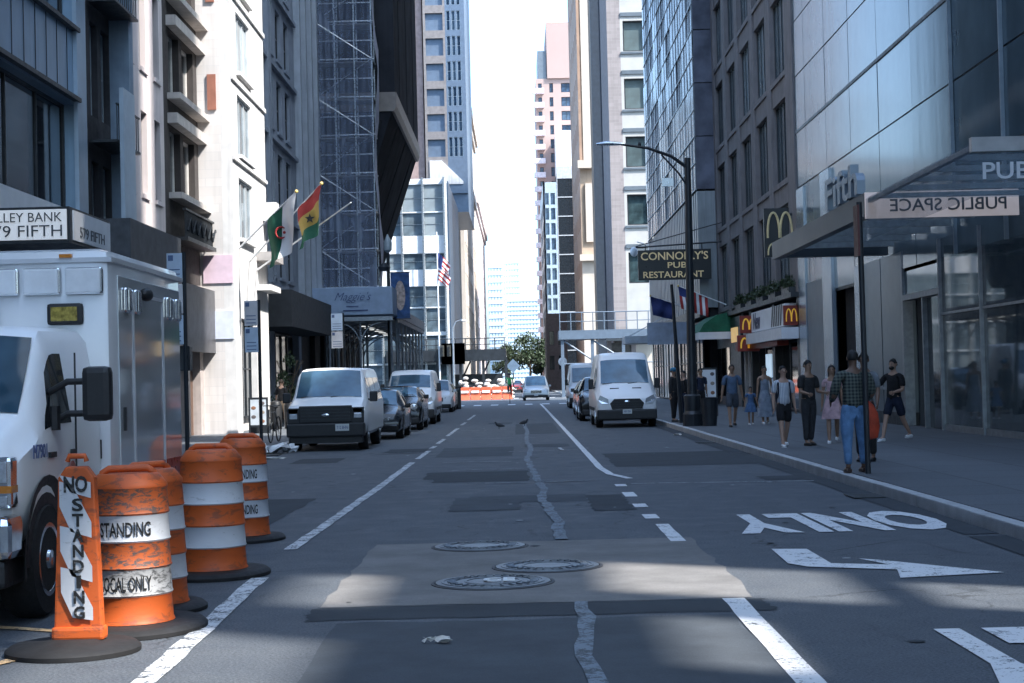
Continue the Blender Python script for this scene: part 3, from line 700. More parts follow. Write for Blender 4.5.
for i in range(len(ys)-1):
    for j in range(len(zs)-1):
        clear = ys[i] < 39; W, H_ = ys[i+1]-ys[i]-.05, zs[j+1]-zs[j]-.05; key = (round(W, 2), round(H_, 2), clear)
        if key not in pm:
            g = MB(); g.box(0, .04, 0, W, 0, H_); o = g.build('glass_panel', M_gp2 if clear else M_gp); pm[key] = o.data; bpy.data.objects.remove(o)
        o = link('glass_panel', pm[key], b, Vector((0, ys[i]+.025-20, zs[j]+.025)))
        o.rotation_euler = (0, R(random.uniform(-.12, .12)), R(random.uniform(-.15, .15)))
a = MB()
for z in zs: a.box(XR+.05, XR+.12, 19.2, 61.38, z-.06, z+.06)
for z in (10.6,): a.box(XR-.03, XR+.04, 39.3, 61.38, z-.05, z+.05)
for y in ys[:-1]: a.box(XR+.052, XR+.122, y-.05, y+.05, 4.4, 23.1)
a.build('mullions', M_dark, b)
a = MB()
for y in (35.2, 39.3, 31.2, 27.2, 23.2): a.box(XR-.09, XR+.0, y-.03, y+.03, 4.4, 23.1)
a.build('fins', mat('grey_fin', (.24, .29, .32), .5), b)
core(b, XR+.6, 30, 19.2, 61.35, 24, M_room, 4.8)
a = MB()
for y0, y1 in ((19.2, 32.0), (33.7, 38.5), (48.5, 61.4)): a.box(XR+.3, XR+1.2, y0, y1, 24.01, 62)
a.build('unseen_sun_screen', M_gp, b)  # unseen screens added above the roof; gaps let sun reach the left fronts
# lobby level
def slab(name, y0, y1, z0, z1, m, x0=XR-.02, x1=XR+.4): return MB().box(x0, x1, y0, y1, z0, z1).build(name, m, b)
slab('column', 59.9, 61.38, .15, 8.45, M_sil, XR-.06, XR+.04); slab('wall_panel', 56.35, 59.88, .15, 4.9, M_gw); slab('column', 54.7, 56.33, .15, 8.45, M_sil, XR-.1, XR+.04)
slab('wall_panel', 51.0, 54.68, .15, 4.9, M_room, XR+.35, XR+.6); slab('column', 50.2, 51, .15, 4.9, M_sil, XR-.1)
for y0, y1 in ((45.2, 47.6), (47.7, 50.1)): slab('wall_panel', y0, y1, .5, 4.9, mat('bluish_wall_panel', (.15, .19, .22), .3, .3, .1, 1)); slab('plinth', y0, y1, .15, .498, M_dark)
slab('rail', 45.2, 54.6, 1.12, 1.2, M_steel, XR-.08, XR-.03)
a = MB(); a.box(XR-.02, XR+.25, 45.0, 45.2, .15, 4.9); a.box(XR-.02, XR+.25, 41.0, 41.2, .15, 4.9); a.box(XR-.02, XR+.25, 41.2, 45.0, 3.55, 3.7); a.box(XR, XR+.2, 42.9, 43.0, .15, 3.55); a.build('door_frame', M_steel, b)
slab('door', 41.25, 42.88, .17, 3.53, G_dark, XR+.12, XR+.16); slab('transom', 41.2, 45, 3.72, 4.9, M_gp2, XR+.05, XR+.09)
MCL = clearglass('lobby_glass', (.12, .17, .20), .52, .03)
lys = [19.2, 22.9, 26.6, 30.3, 33.7, 37.3, 40.9]
for i in range(6):
    slab('lobby_glass', lys[i]+.03, lys[i+1]-.03, .3, 3.0, MCL, XR+.0, XR+.02); slab('lobby_glass', lys[i]+.03, lys[i+1]-.03, 3.06, 4.9, MCL, XR+.0, XR+.02)
a = MB()
for y in lys: a.box(XR-.08, XR+.06, y-.03, y+.03, .15, 4.9)
a.box(XR-.04, XR+.04, 19.2, 40.97, 3.0, 3.06); a.box(XR-.03, XR+.05, 19.2, 40.97, .15, .3); a.build('lobby_frame', M_steel, b)
a = MB(); a.box(XR+.2, 18, 19.2, 51, .1, .16); a.build('lobby_floor', mat('stone_floor', (.16, .16, .17), .2), b)
a = MB(); a.box(16.5, 16.7, 19.2, 61, .16, 4.9); a.box(XR+.4, 16.5, 45.1, 45.2, .16, 4.9); a.build('lobby_wall', mat('lobby_wall_grey', (.16, .18, .2), .5, 0, .3, .6), b)
a = MB(); a.box(XR+.2, 18, 19.2, 51, 4.72, 4.79); a.build('lobby_ceiling', mat('lobby_ceiling', (.3, .3, .3), .7), b)
random.seed(5)
lm = emis('warm_lamp', (1, .62, .32), 6)
for k in range(26):
    y = random.uniform(24, 38); x = random.uniform(12, 15.5); MB().ell((x, y, 3.0+random.uniform(-.25, .25)), (.035, .035, .035), 8, 5).build('pendant_lamp', lm, b)
MB().box(12, 13.2, 30, 38, .16, 1.15).build('reception_desk', mat('desk_white', (.5, .5, .52), .4), b)

# solid canopy with standing letters and glass canopy with PUBLIC SPACE
c_ = thing('entrance_canopy', 'long dark metal canopy with silver letters standing on its edge', 'canopy', (8.8, 34, 4.8))
M_can = mat('dark_canopy_metal', (.05, .065, .08), .35, .2, .1, .3)
MB().box(7.2, 7.42, 34.06, 46.5, 4.86, 5.34).build('fascia_beam', M_can, c_)
MB().box(7.42, XR-.1, 46.2, 46.5, 4.9, 5.3).build('end_beam', M_can, c_)
MB().box(7.43, XR-.1, 34.1, 46.19, 5.22, 5.25).build('roof_glass', clearglass('canopy_roof_glass', (.25, .33, .38), .35, .08), c_)
a = MB()
for k in range(6): MB().box(7.3, XR-.2, 35+k*2, 35.12+k*2, 5.05, 5.21).build('roof_rib', M_steel, c_)
text('standing_letters', 'Fifth', M_sil, c_, (7.24, 36.3, 5.72), '-X', 3.6, .72, ext=.09, bold=.02)
c_ = thing('glass_canopy', 'glass canopy lettered PUBLIC SPACE projecting from the tower over the pavement', 'canopy', (8.8, 30, 4.6))
M_cg = clearglass('canopy_glass', (.22, .32, .40), .2, .03)
MB().box(7.2, XR-.12, 26, 26.02, 4.35, 5.06).build('front_glass', M_cg, c_)
a = MB(); a.box(7.2, XR-.12, 25.94, 26.08, 5.07, 5.30); a.build('top_beam', mat('silver_beam', (.5, .49, .48), .35, .5), c_)
MB().box(7.2, 7.22, 26.1, 33.9, 4.35, 5.2).build('side_glass', M_cg, c_)
MB().box(7.24, XR-.12, 26.1, 33.9, 5.21, 5.23).build('roof_glass', M_cg, c_)
a = MB()
for k in range(5): a.box(7.25, XR-.12, 27.3+k*1.4, 27.36+k*1.4, 5.1, 5.2)
a.box(7.24, 7.34, 26.1, 33.9, 5.12, 5.2); a.build('glazing_bars', M_steel, c_)
MB().box(7.2, 10.36, 33.95, 34.02, 4.80, 5.34).build('rear_fascia', mat('pale_pinkish_fascia', (.62, .55, .54), .4, .1, .12, emit=.35), c_)  # slight glow added to brighten the shaded fascia
text('lettering', 'PUBLIC SPACE', M_white, c_, (8.75, 25.985, 4.77), '-Y', 2.75, .27, ext=.006, bold=.01)
o = text('mirrored_lettering', 'PUBLIC SPACE', mat('grey_letters', (.10, .11, .12), .5), c_, (8.9, 33.935, 5.06), '+Y', 2.4, .26, ext=.006, bold=.01)
text('mirrored_lettering', '575', mat('grey_letters', (.10, .11, .12), .5), c_, (9.9, 33.93, 5.06), '+Y', .01, .01, ext=.001)
bpy.data.objects.remove(bpy.data.objects['mirrored_lettering.001'])

# concrete frame building with the burger restaurant
M_cf = mat('brown_grey_concrete', (.215, .20, .20), .8, 0, .14, 1.2, .2, streak=.55)
b = thing('concrete_frame_building', 'brown grey concrete frame building with tall mullioned windows above the burger restaurant', 'building', (XR, 61.4, 0))
fr = RF(61.4, XR)
cols = [(1.75, 5.25), (6.45, 9.95), (11.2, 14.7), (16.0, 19.3), (20.6, 24.0)]
G_w2 = glass('sash_glass', (.06, .10, .125), .08, 1, .15, .06, .9, (.36, .46, .5))
core(b, XR+.5, 26, 61.4, 86, 60, M_room)
facade(b, fr, 24.7, 60, cols, [(5.1, 8.25), (9.2, 12.35), (13.35, 16.5), (17.5, 20.6), (21.6, 24.7), (25.8, 28.9)], M_cf, M_dark, G_w2, (4, 1), .14, .5, .05, z0=4.7)
a = MB()
for u in (0, 5.25, 9.95, 14.7, 19.3, 24.0): fr.box(a, u+(0.02 if u else 0), u+(1.16 if u and u < 24 else (1.7 if not u else .68)), 4.6, 60, .004, .07)
a.build('piers', M_cf, b)
a = MB()
for z in (5.1, 9.2, 13.35, 17.5, 21.6, 25.8):
    a = MB(); fr.box(a, .3, 24.4, z-.22, z-.02, .006, .065); a.build('sill_course', M_cf, b)
a = MB(); fr.box(a, 0, 24.7, 4.5, 4.68, -.4, .35); a.build('shop_ledge', M_dark, b)
a = MB()
for u in (0, 6.1, 12.8, 15.3, 24.1): a = MB(); fr.box(a, u, u+.6, .15, 4.5, -.4, .05); a.build('shopfront_pier', M_dark, b)
for i, (u0, u1) in enumerate(((.6, 6.1), (6.7, 12.8), (15.9, 24.1))): window_at(b, fr, u0, .2, u1-u0, 2.75, -.25, M_dark, G_dark, (3, 1), .08)
a = MB()
for u in (13.2, 14.6): fr.box(a, u, u+.35, .15, 4.0, -.1, .12)
a.build('white_pilasters', mat('dirty_cream_paint', (.42, .4, .38), .7, 0, .2, 4), b)
for k, u in enumerate((8.6, 9.5)): a = MB(); fr.box(a, u, u+.7, 1.5, 2.5, -.2, -.17); a.build('lit_menu_screen', emis('menu_glow', (.55, .75, .95), .7), b)
M_rs = mat('red_shop_fascia', (.27, .035, .02), .5, 0, .2, 3)
a = MB(); fr.box(a, 2.6, 14.9, 2.75, 3.1, .05, .5); a.build('red_fascia', M_rs, b)
def arches(name, par, c, w_, h_, face, r=None, m=None):
    a = MB(); r = r or w_*.055
    for s in (-1, 1):
        pts = []
        for k in range(15):
            tt = k/14; ang = math.pi*tt
            pts.append((s*(w_*.25)-math.cos(ang)*w_*.235, math.sin(ang)**.8*h_ if 0 < k < 14 else 0))
        P3 = [(c[0]+(p[0] if face == '-Y' else 0), c[1]+(-p[0] if face == '-X' else 0), c[2]-h_/2+p[1]) for p in pts]
        a.tube(P3, r, 6)
    return a.build(name, m or M_gold, par, smooth=True)
M_yel = emis('yellow_arch', (.85, .5, .06), .25)
def plate(name, lab, cat, y0, y1, z0, z1, m, x=XR, d=.35, grp=None):
    s = thing(name, lab, cat, (x-d, (y0+y1)/2, z0), grp); MB().box(x-d, x-.02, y0, y1, z0, z1).build('sign_box', m, s, bev=.02); return s
M_rb = mat('red_sign_box', (.22, .03, .018), .5, 0, .2, 4)
for nm, lab, x0, x1, y, z0, z1 in (('arch_sign', 'small red box sign with yellow arches right of the white promotion banner, nearest the tower', 9.93, 10.49, 61.75, 3.45, 4.2),
        ('arch_sign', 'small red box sign with yellow arches left of the white promotion banner', 9.6, 10.4, 71.6, 3.45, 4.2),
        ('arch_fascia_sign', 'red box sign with yellow arches at the far end of the long red fascia', 9.45, 10.4, 71.4, 2.65, 3.35)):
    s = thing(nm, lab, 'sign', (x1, y, z0)); MB().box(x0, x1, y, y+.25, z0, z1).build('sign_box', M_rb, s, bev=.02); arches('arches', s, ((x0+x1)/2, y-.02, (z0+z1)/2), (x1-x0)*.72, (z1-z0)*.62, '-Y', m=M_yel)
s = plate('promotion_banner', 'white promotion banner with slanted grey stripes on the restaurant front', 'banner', 62.2, 71.3, 3.45, 4.3, M_white, d=.45)
MB().box(XR-.7, XR-.02, 61.65, 71.3, 2.95, 3.38).build('lower_panel', M_white, s)
a = MB()
for k in range(5): a.prism([(XR-.462, 63.2+k*.55, 3.5), (XR-.462, 63.45+k*.55, 3.5), (XR-.462, 63.05+k*.55, 4.3), (XR-.462, 62.8+k*.55, 4.3)], (-.01, 0, 0))
a.build('stripes', M_dark, s); text('lettering', 'New', mat('navy_letters', (.03, .035, .09), .5), s, (XR-.465, 69.6, 3.9), '-X', 1.9, .7, ext=.005, bold=.02)
s = thing('arch_blade_sign', 'big black blade sign with tall yellow arches hung above the pavement', 'sign', (XR, 62.3, 6.1))
MB().box(9.35, XR-.2, 62.2, 62.4, 6.05, 7.9).build('sign_box', mat('black_sign_box', (.012, .014, .016), .35), s, bev=.02)
arches('arches', s, (9.94, 62.17, 7.25), .95, .95, '-Y', .045, mat('cream_yellow_paint', (.75, .62, .33), .5))
arches('arches', s, (9.94, 62.17, 6.35), .95, .45, '-Y', .03, mat('cream_yellow_paint', (.75, .62, .33), .5))
a = MB(); a.box(XR-.2, XR+.02, 62.25, 62.35, 7.6, 7.7); a.box(XR-.2, XR+.02, 62.25, 62.35, 6.3, 6.4); a.build('bracket', M_dark, s)

# leaf clumps used for planters and trees
def leaf_mat(name, c):
    m, t, b = nt(name); oi = t.nodes.new('ShaderNodeNewGeometry'); v = coords(t)
    n1 = noise(t, v, 3, 3); t.links.new(mix(t, n1, tuple(x*.4 for x in c), tuple(x*1.7 for x in c)), b.inputs['Base Color']); b.inputs['Roughness'].default_value = .6; return m
M_leaf = leaf_mat('green_leaves', (.03, .05, .02))
def leaves(mb, c, r, n, s):
    for _ in range(n):
        while True:
            p = Vector([random.uniform(-1, 1) for _ in range(3)])
            if p.length < 1: break
        p = Vector(c)+Vector((p.x*r[0], p.y*r[1], p.z*r[2])); q = Euler([random.uniform(0, 6.3) for _ in range(3)]).to_matrix()
        k = s*random.uniform(.6, 1.3); mb.add([p+q @ Vector(w_) for w_ in ((-k, 0, 0), (0, k*.5, 0), (k, 0, 0), (0, -k*.5, 0))], [(0, 1, 2, 3)])
labs = ('ledge plants over the restaurant, tuft nearest the tower', 'ledge plants over the restaurant, second tuft from the tower', 'ledge plants over the restaurant, third tuft from the tower', 'ledge plants over the restaurant, fourth tuft, below the middle window', 'ledge plants over the restaurant, farthest tuft')
for k in range(5):
    p = thing('planter', labs[k], 'planter', (XR-.2, 62.6+k*3.4, 4.68), 'planters on the restaurant ledge'); MB().box(XR-.33, XR-.08, 61.9+k*3.4, 63.7+k*3.4, 4.69, 4.9).build('trough', M_dark, p)
    a = MB(); 
    for q in range(4): leaves(a, (XR-.2, 62.2+k*3.4+q*.4, 5.05+random.uniform(-.05, .15)), (.3, .4, .25), 90, .07)
    a.build('foliage', M_leaf, p)

# ribbed and mirrored office block, pub at its foot
M_rib = mat('ribbed_metal_cladding', (.26, .28, .30), .35, .6, .15, .8, streak=.4)
b = thing('mirrored_office_block', 'office block with ribbed metal cladding below and wavy mirror glass above', 'building', (9.5, 86.1, 0))
core(b, 10.0, 26, 86.4, 118.8, 33.5, M_room); MB().box(9.6, 26, 86.2, 118.9, 33.9, 62).build('unseen_shade_wall', M_gw, b)  # tall unseen wall on top, added to shade the dark angular building
M_wav = skin_panel('wavy_mirror_panel', (.15, .16, .20), .16, .12, .5, .35, .25)
random.seed(9); pmm = {}
for i in range(11):
    for j in range(8):
        o = None
        if 'w' not in pmm: g = MB(); g.box(0, .04, 0, 2.93, 0, 2.75); o = g.build('mirror_panel', M_wav); pmm['w'] = o.data; bpy.data.objects.remove(o)
        o = link('mirror_panel', pmm['w'], b, Vector((0, .4+i*2.98, 11.4+j*2.8))); o.rotation_euler = (0, R(random.uniform(-.5, .5)), R(random.uniform(-.6, .6)))
for j in range(8): MB().box(9.5, XR+.3, 86.1, 86.14, 11.4+j*2.8, 14.15+j*2.8).build('return_panel', M_wav, b)
a = MB()
for k in range(66): a.box(9.5+(.05 if k % 2 else 0), 9.7, 86.2+k*.5, 86.7+k*.5, 5.2, 11.3)
for k in range(5): a.box(9.5+k*.2, 9.7+k*.2, 86.12+(.04 if k % 2 else 0), 86.3, 5.2, 11.3)
a.build('ribbed_wall', M_rib, b)
a = MB()
for k in range(22): a.box(9.46, 9.52, 86.5+k*1.49, 86.55+k*1.49, 11.4, 34)
for j in range(17): a.box(9.45, 9.52, 86.4, 118.9, 11.4+j*1.4, 11.46+j*1.4)
a.build('mullion_grid', M_steel, b)
a = MB(); a.box(9.52, 9.8, 118.9, 119.3, 5, 34); a.build('white_edge_trim', M_white, b)
a = MB(); a.box(9.46, 9.9, 86.1, 119, 4.7, 5.18); a.build('shop_fascia', M_dark, b)
for k in range(8): window_at(b, RF(86.3, 9.6), .3+k*4.05, .2, 3.7, 4.3, -.02, M_dark, glass('shop_glow', (.12, .11, .1), .1, .8, 0, 0, 1.2, (.8, .72, .62)), (2, 2), .08)
MB().box(9.9, 26, 118.85, 119, 5, 33.5).build('avenue_wall', M_gw, b)

# pub sign hung from its bracket, awning and flags
s = thing('pub_sign', "black hanging sign with gold lettering CONNOLLY'S PUB RESTAURANT on an iron bracket", 'sign', (8, 84.6, 6.5))
MB().box(6.2, 9.95, 84.5, 84.7, 6.6, 8.15).build('sign_board', mat('black_sign_box', (.012, .014, .016), .35), s, bev=.02)
gl = mat('gold_letters', (.72, .58, .32), .5, .0, .08, emit=.15)  # faint glow added to lift the dim lettering
text('lettering', "CONNOLLY'S", gl, s, (8.07, 84.48, 7.83), '-Y', 3.45, .42, ext=.01, bold=.012); text('lettering', 'PUB', gl, s, (8.2, 84.48, 7.35), '-Y', .98, .3, ext=.01, bold=.012); text('lettering', 'RESTAURANT', gl, s, (8.0, 84.48, 6.87), '-Y', 3.1, .33, ext=.01, bold=.012)
a = MB(); a.tube([(6.1, 84.6, 8.3), (XR+.1, 84.6, 8.5)], .045, 6); a.tube([(6.1, 84.6, 8.35), (XR+.1, 84.6, 9.5)], .03, 6)
for x in (6.6, 9.5): a.tube([(x, 84.6, 8.1), (x, 84.6, 8.42)], .025, 6)
a.build('bracket', M_dark, s)
s = thing('pub_awning', 'green pub awning with white valance over the doorway', 'awning', (9.6, 82, 3.3))
M_grn = mat('green_awning_cloth', (.015, .13, .07), .8, 0, .2, 3)
prof = [(XR, 4.75), (9.7, 4.6), (9.0, 4.15), (8.75, 3.75)]
a = MB(); n = len(prof); a.add([(x, y, z) for y in (80.2, 85.9) for x, z in prof], [(i, i+1, n+i+1, n+i) for i in range(n-1)]); a.poly([(x, 80.2, z) for x, z in prof]+[(XR, 80.2, 3.75)]); a.build('cloth', M_grn, s, smooth=True)
a = MB(); a.add([(8.74, 80.2, 3.75), (8.74, 85.9, 3.75), (8.74, 85.9, 3.4), (8.74, 80.2, 3.4), (XR, 80.19, 3.75), (XR, 80.19, 3.4)], [(0, 1, 2, 3), (0, 4, 5, 3)]); a.build('valance', M_white, s)
a = MB()
for k in range(4): a.box(XR-.25, XR-.2, 77.6+k*.6, 78.0+k*.6, 3.2, 3.9)
s2 = thing('pub_shopfront', 'black pub front with warm lit glass panels beside the burger restaurant', 'shopfront', (XR, 79, 0)); a.build('warm_lamp_panel', emis('amber_glow', (.9, .6, .25), .5), s2); a = MB(); a.box(XR-.2, XR-.06, 76.8, 86, .15, 4.4); a.build('front', M_dark, s2)
for k in range(3): MB().box(XR-.24, XR-.205, 80.6+k*1.8, 82.0+k*1.8, .6, 3.0).build('pane', G_dark, s2)
def flag(name, lab, root, d, w_, h_, mats, group=None, poleL=2.2, droop=.5, kind='tri', seed=1, along=Vector((0, 1, 0))):
    """slanted pole from root in direction d; cloth hangs from its outer end"""
    random.seed(seed); root = Vector(root); d = Vector(d).normalized(); tip = root+d*poleL
    s = thing(name, lab, 'flag', root, group)
    MB().tube([root, tip], [.032, .02], 8).build('pole', M_white, s); MB().ell(tip, (.06, .06, .06), 8, 6).build('finial', M_gold, s)
    nx, nz = 12, 10; a = MB(); vs = []
    for i in range(nx+1):
        for j in range(nz+1):
            u = i/nx; v_ = j/nz
            p = tip-d*(v_*h_)+Vector((0, 0, -1))*(u*w_)*(1-.1*v_)+d.cross(Vector((0, 0, 1))).normalized()*(.10*math.sin(v_*9+u*3)+.05*math.sin(u*7))*(.3+u)
            p += d*(-.25*u*w_*(1-v_)*droop); vs.append(p)
    a.v = [tuple(p) for p in vs]
    for i in range(nx):
        for j in range(nz):
            a.f.append((i*(nz+1)+j, i*(nz+1)+j+1, (i+1)*(nz+1)+j+1, (i+1)*(nz+1)+j)); k = (j+.5)/nz; q = (i+.5)/nx
            if kind == 'v2': mi = 0 if k < .5 else 1           # halves along the hoist
            elif kind == 'h2': mi = 0 if q < .5 else 1
            elif kind == 'h3': mi = min(2, int(q*3))
            elif kind == 'us': mi = 2 if (q < .45 and k < .5) else int(q*8) % 2 if False else (int(k*9) % 2)
            a.mi.append(mi)
    o = a.build('cloth', mats, s, smooth=60); return s, o, vs, (nx, nz)
FG = mat('flag_green', (.01, .10, .06), .8, 0, .1); FW = mat('flag_white', (.75, .75, .76), .8, 0, .05); FR = mat('flag_red', (.33, .03, .03), .8, 0, .1); FY = mat('flag_yellow', (.42, .3, .08), .8, 0, .1); FN = mat('flag_navy', (.03, .05, .18), .8, 0, .1)
flag('flag', 'stars and stripes flag hanging above the green pub awning', (XR, 83.3, 5.2), (-1, 0, .42), 1.1, 1.6, [FR, FW, FN], None, 2.6, .5, 'us', 4)
flag('flag', 'dark blue flag hanging left of the lamp post by the pub', (XR, 88.6, 4.8), (-1, -.05, .35), 1.0, 1.2, [FN, FN], None, 3.6, .5, 'v2', 6)
s = thing('small_white_canopy', 'pale flat canopy over the pavement behind the high roof van', 'canopy', (7.8, 100, 4.2)); MB().box(6.3, 9.5, 98, 101, 3.65, 4.1).build('canopy_slab', mat('pale_canopy', (.45, .5, .55), .4), s, bev=.03)
a = MB(); a.tube([(9.5, 99.5, 5.6), (6.6, 99.5, 4.1)], .03, 6); a.build('stay_rod', M_steel, s)
s = thing('white_banner_sign', 'blank pale grey banner sign hanging by the pub corner', 'sign', (8.6, 90, 3)); MB().box(7.0, 9.4, 90, 90.06, 3.4, 4.6).build('sign_board', mat('pale_banner', (.4, .47, .58), .6), s)

# across the avenue, right
M_b2 = brick('grey_brown_brick', (.27, .235, .23), (.3, .28, .27), h=.3, w=.9, var=.1)
b = thing('white_spandrel_building', 'building with white spandrels and green windows across the avenue on the right', 'building', (8.7, 150, 0))
MB().box(8.73, 26, 150.5, 162, 0, 60).build('building_core', M_b2, b)
MB().box(8.7, 9.9, 150, 150.498, 6.01, 60).build('brick_pier', M_b2, b)
fr = CF(9.9, 150)
facade(b, fr, 8, 60, [(.25, 2.3), (2.6, 4.6), (5, 7)], [(10.2+5.3*k, 13.0+5.3*k) for k in range(9)], mat('cream_spandrel', (.40, .39, .37), .6, 0, .08, 1), M_dark, glass('green_glass', (.03, .05, .055), .1, .5, 0, 0, .5, (.25, .3, .3)), (1, 1), .3, .5, .12, z0=6)
a = MB()
for k in range(9): z = 13.3+5.3*k; fr.box(a, .05, 7.5, z+.1, z+.45, .004, .1); fr.box(a, .05, 7.5, z+1.95, z+2.15, .004, .14)
a.build('dark_bands', M_gw, b)
a = MB(); a.box(7.95, 17.3, 149.9, 150.4, 5.0, 6.0); a.build('lower_ledge', M_spw, b)
a = MB()
for k in range(5): a.box(8+k*2.2, 8.4+k*2.2, 150, 150.4, 0, 5)
a.build('ground_piers', M_b2, b)
for k in range(4): MB().box(8.4+k*2.2, 10.2+k*2.2, 150.2, 150.25, .2, 4.8).build('shop_window', glass('shop_glow', (.12, .11, .1)), b)
M_tan = mat('tan_stone', (.42, .32, .24), .8, 0, .12, .6, streak=.3); M_dcol = mat('dark_slate_strip', (.03, .042, .06), .5, .1)
b = thing('tan_column_tower', 'tall tan tower with dark slate strips beside the white spandrel building', 'building', (7.6, 180, 0))
MB().box(8.64, 24, 180.4, 185, 0, 85).build('building_core', M_tan, b)
a = MB(); CF(8.62, 180).box(a, 0, 1.1, 0, 85, -.4, 0); a.build('slate_strip', M_dcol, b)
a = MB(); CF(9.72, 180).box(a, 0, 1.5, 0, 85, -.4, .1); a.build('tan_strip', M_tan, b)
facade(b, RF(180.4, 8.62), 4.5, 85, rep(1, 2, 4, 1), [(5+5*k, 8+5*k) for k in range(15)], M_tan, M_dark, G_dark, (1, 1), .4, .3, .1)
b = thing('brown_corner_tower', 'tall brown and cream stone tower with an ornamented cream base', 'building', (6.8, 210, 0))
MB().box(8.32, 22, 210.4, 240, 0, 95).build('building_core', M_bei, b)
a = MB(); fr = CF(8.3, 210); fr.box(a, .5, 15, 29, 95, -.4, 0); fr.box(a, 0, 15, 0, 17, -.4, 0); a.build('cream_face', mat('cream_stone', (.62, .58, .53)), b)
a = MB(); fr.box(a, 0, .5, 29, 95, -.4, -.1); a.build('brown_face', mat('brown_stone', (.33, .22, .16), .8, 0, .2, .5), b)
a = MB(); fr.box(a, 0, 15, 17, 29, -.4, -.05); a.build('ornament_band', mat('tan_stone', (.5, .4, .32)), b)
a = MB(); fr.box(a, -.3, 15, 16.6, 17.4, .0, .7); fr.box(a, -.3, 15, 28.4, 29.4, 0, .8); fr.box(a, .6, 3.8, 19, 26.5, .0, .25); a.build('cornices', mat('cream_stone', (.62, .58, .53)), b)
facade(b, RF(210.4, 8.3), 29.6, 95, rep(1.5, 2, 4.2, 6), [(5+6*k, 9+6*k) for k in range(14)], mat('brown_stone', (.33, .22, .16)), M_dark, G_dark, (1, 2), .5, .3, .1)
b = thing('dark_grid_tower', 'dark glass block with thin pale floor lines right of the blue one', 'building', (6.3, 262, 0))
fr = CF(6.6, 262); MB().box(6.7, 20, 262.3, 290, 0, 35).build('building_core', M_room, b)
facade(b, fr, 6, 35.5, rep(.1, 5.8, 6, 1), [(3.2+3.05*k, 6.1+3.05*k) for k in range(10)], mat('pale_floor_line', (.4, .42, .45), .6), M_dark, mat('black_curtain_glass', (.01, .013, .018), .2), (3, 1), .05, .3, .05)
b = thing('blue_grid_block', 'blue glass gridded block in front of the pink balcony tower', 'building', (4.4, 262, 0))
MB().box(4.5, 6.5, 262.3, 300, 0, 32).build('building_core', M_bt, b)
facade(b, CF(4.4, 262), 2.15, 33, [(.2, .9), (1.15, 1.9)], [(3+2.4*k, 4.9+2.4*k) for k in range(12)], mat('pale_blue_grid', (.36, .45, .56), .5), M_alu, G_blue, (1, 1), .15, .3, .06)
facade(b, RF(262, 4.4), 36, 33, rep(1, 3, 4.5, 7), [(4+3.4*k, 6.4+3.4*k) for k in range(8)], M_bt, M_dark, G_blue, (1, 1), .2, .3, .08)
M_pk = mat('pink_stone', (.36, .265, .24), .85, 0, .05, .1)
b = thing('pink_balcony_tower', 'tall pale pink apartment tower with stacked balconies and stepped top', 'building', (4.6, 350, 0))
MB().box(4.9, 16, 352.6, 380, 0, 66).build('building_core', M_pk, b); MB().box(7.4, 16, 351.5, 378, 66, 78).build('stepped_top', M_pk, b); MB().box(5.4, 7.3, 352, 370, 66.01, 72).build('roof_plant', M_gw, b)
fr = CF(4.9, 352)
facade(b, fr, 8.5, 66, [(.5, 1.3), (2.9, 3.7), (5.4, 7.6)], [(6+3*k, 8+3*k) for k in range(20)], M_pk, M_dark, G_blue, (2, 1), .3, .5, .1)
for k in range(20): a = MB(); a.box(4.1, 6.6, 350.6, 352.02, 5.7+3*k, 5.9+3*k); a.box(4.1, 6.6, 350.6, 350.7, 5.9+3*k, 6.8+3*k); a.build('balcony', mat('balcony_pale', (.6, .55, .58), .7), b)
MB().box(8.6, 16, 340, 351.4, 0, 53).build('white_wing', M_wht2, b)
b = thing('low_brick_block', 'low dark red block under the blue gridded block', 'building', (4.0, 235, 0)); facade(b, CF(3.9, 235), 3, 11, [(.4, 1.1), (1.7, 2.4)], [(3, 5), (6.5, 8.5)], mat('dull_red_brick', (.14, .12, .12), .9), M_dark, G_dark, (1, 1), .15, .4); MB().box(4.0, 6.9, 235.4, 255, 0, 10.8).build('building_core', mat('dull_red_brick', (.14, .12, .12)), b)

# off to the right, behind the camera: unseen wall added as a sun blocker, its openings shape the road's sun patches
b = thing('sun_patch_blocker', 'unseen concrete wall on the near right, added with openings to shape the sun patches', 'building', (XR, -40, 0))
GRD = [(-2.1, -1.25, 12.3, 14.3), (.45, 2.5, 12.2, 14.3), (2.75, 3.9, 11.2, 12.7), (-3.4, -1.3, 8.0, 11.2), (.7, 1.5, 9.2, 11.3)]
holes = []
for X0, X1, Y0, Y1 in GRD:
    xc = (X0+X1)/2; holes.append((Y0-.6*(XR-xc), Y1-.6*(XR-xc), 1.39*(XR-X1), 1.39*(XR-X0)))
yy = sorted({-40, 19.1} | {h for q in holes for h in q[:2]}); zz = sorted({0, 60} | {h for q in holes for h in q[2:]}); a = MB()
for i in range(len(yy)-1):
    for j in range(len(zz)-1):
        yc, zc = (yy[i]+yy[i+1])/2, (zz[j]+zz[j+1])/2
        if not any(h[0] < yc < h[1] and h[2] < zc < h[3] for h in holes): a.box(XR, XR+.25, yy[i], yy[i+1], zz[j], zz[j+1])
a.build('sun_mask_wall', mat('raw_concrete', (.3, .3, .3), .85), b)
b = thing('near_left_block', 'grey block on the near left beside the ambulance', 'building', (XL, -40, 0)); facade(b, LF(-40), 50, 34, rep(1, 2.6, 4, 12), [(5+4*k, 7.6+4*k) for k in range(6)], M_gs, M_dark, G_win, (2, 1), .3, .4)
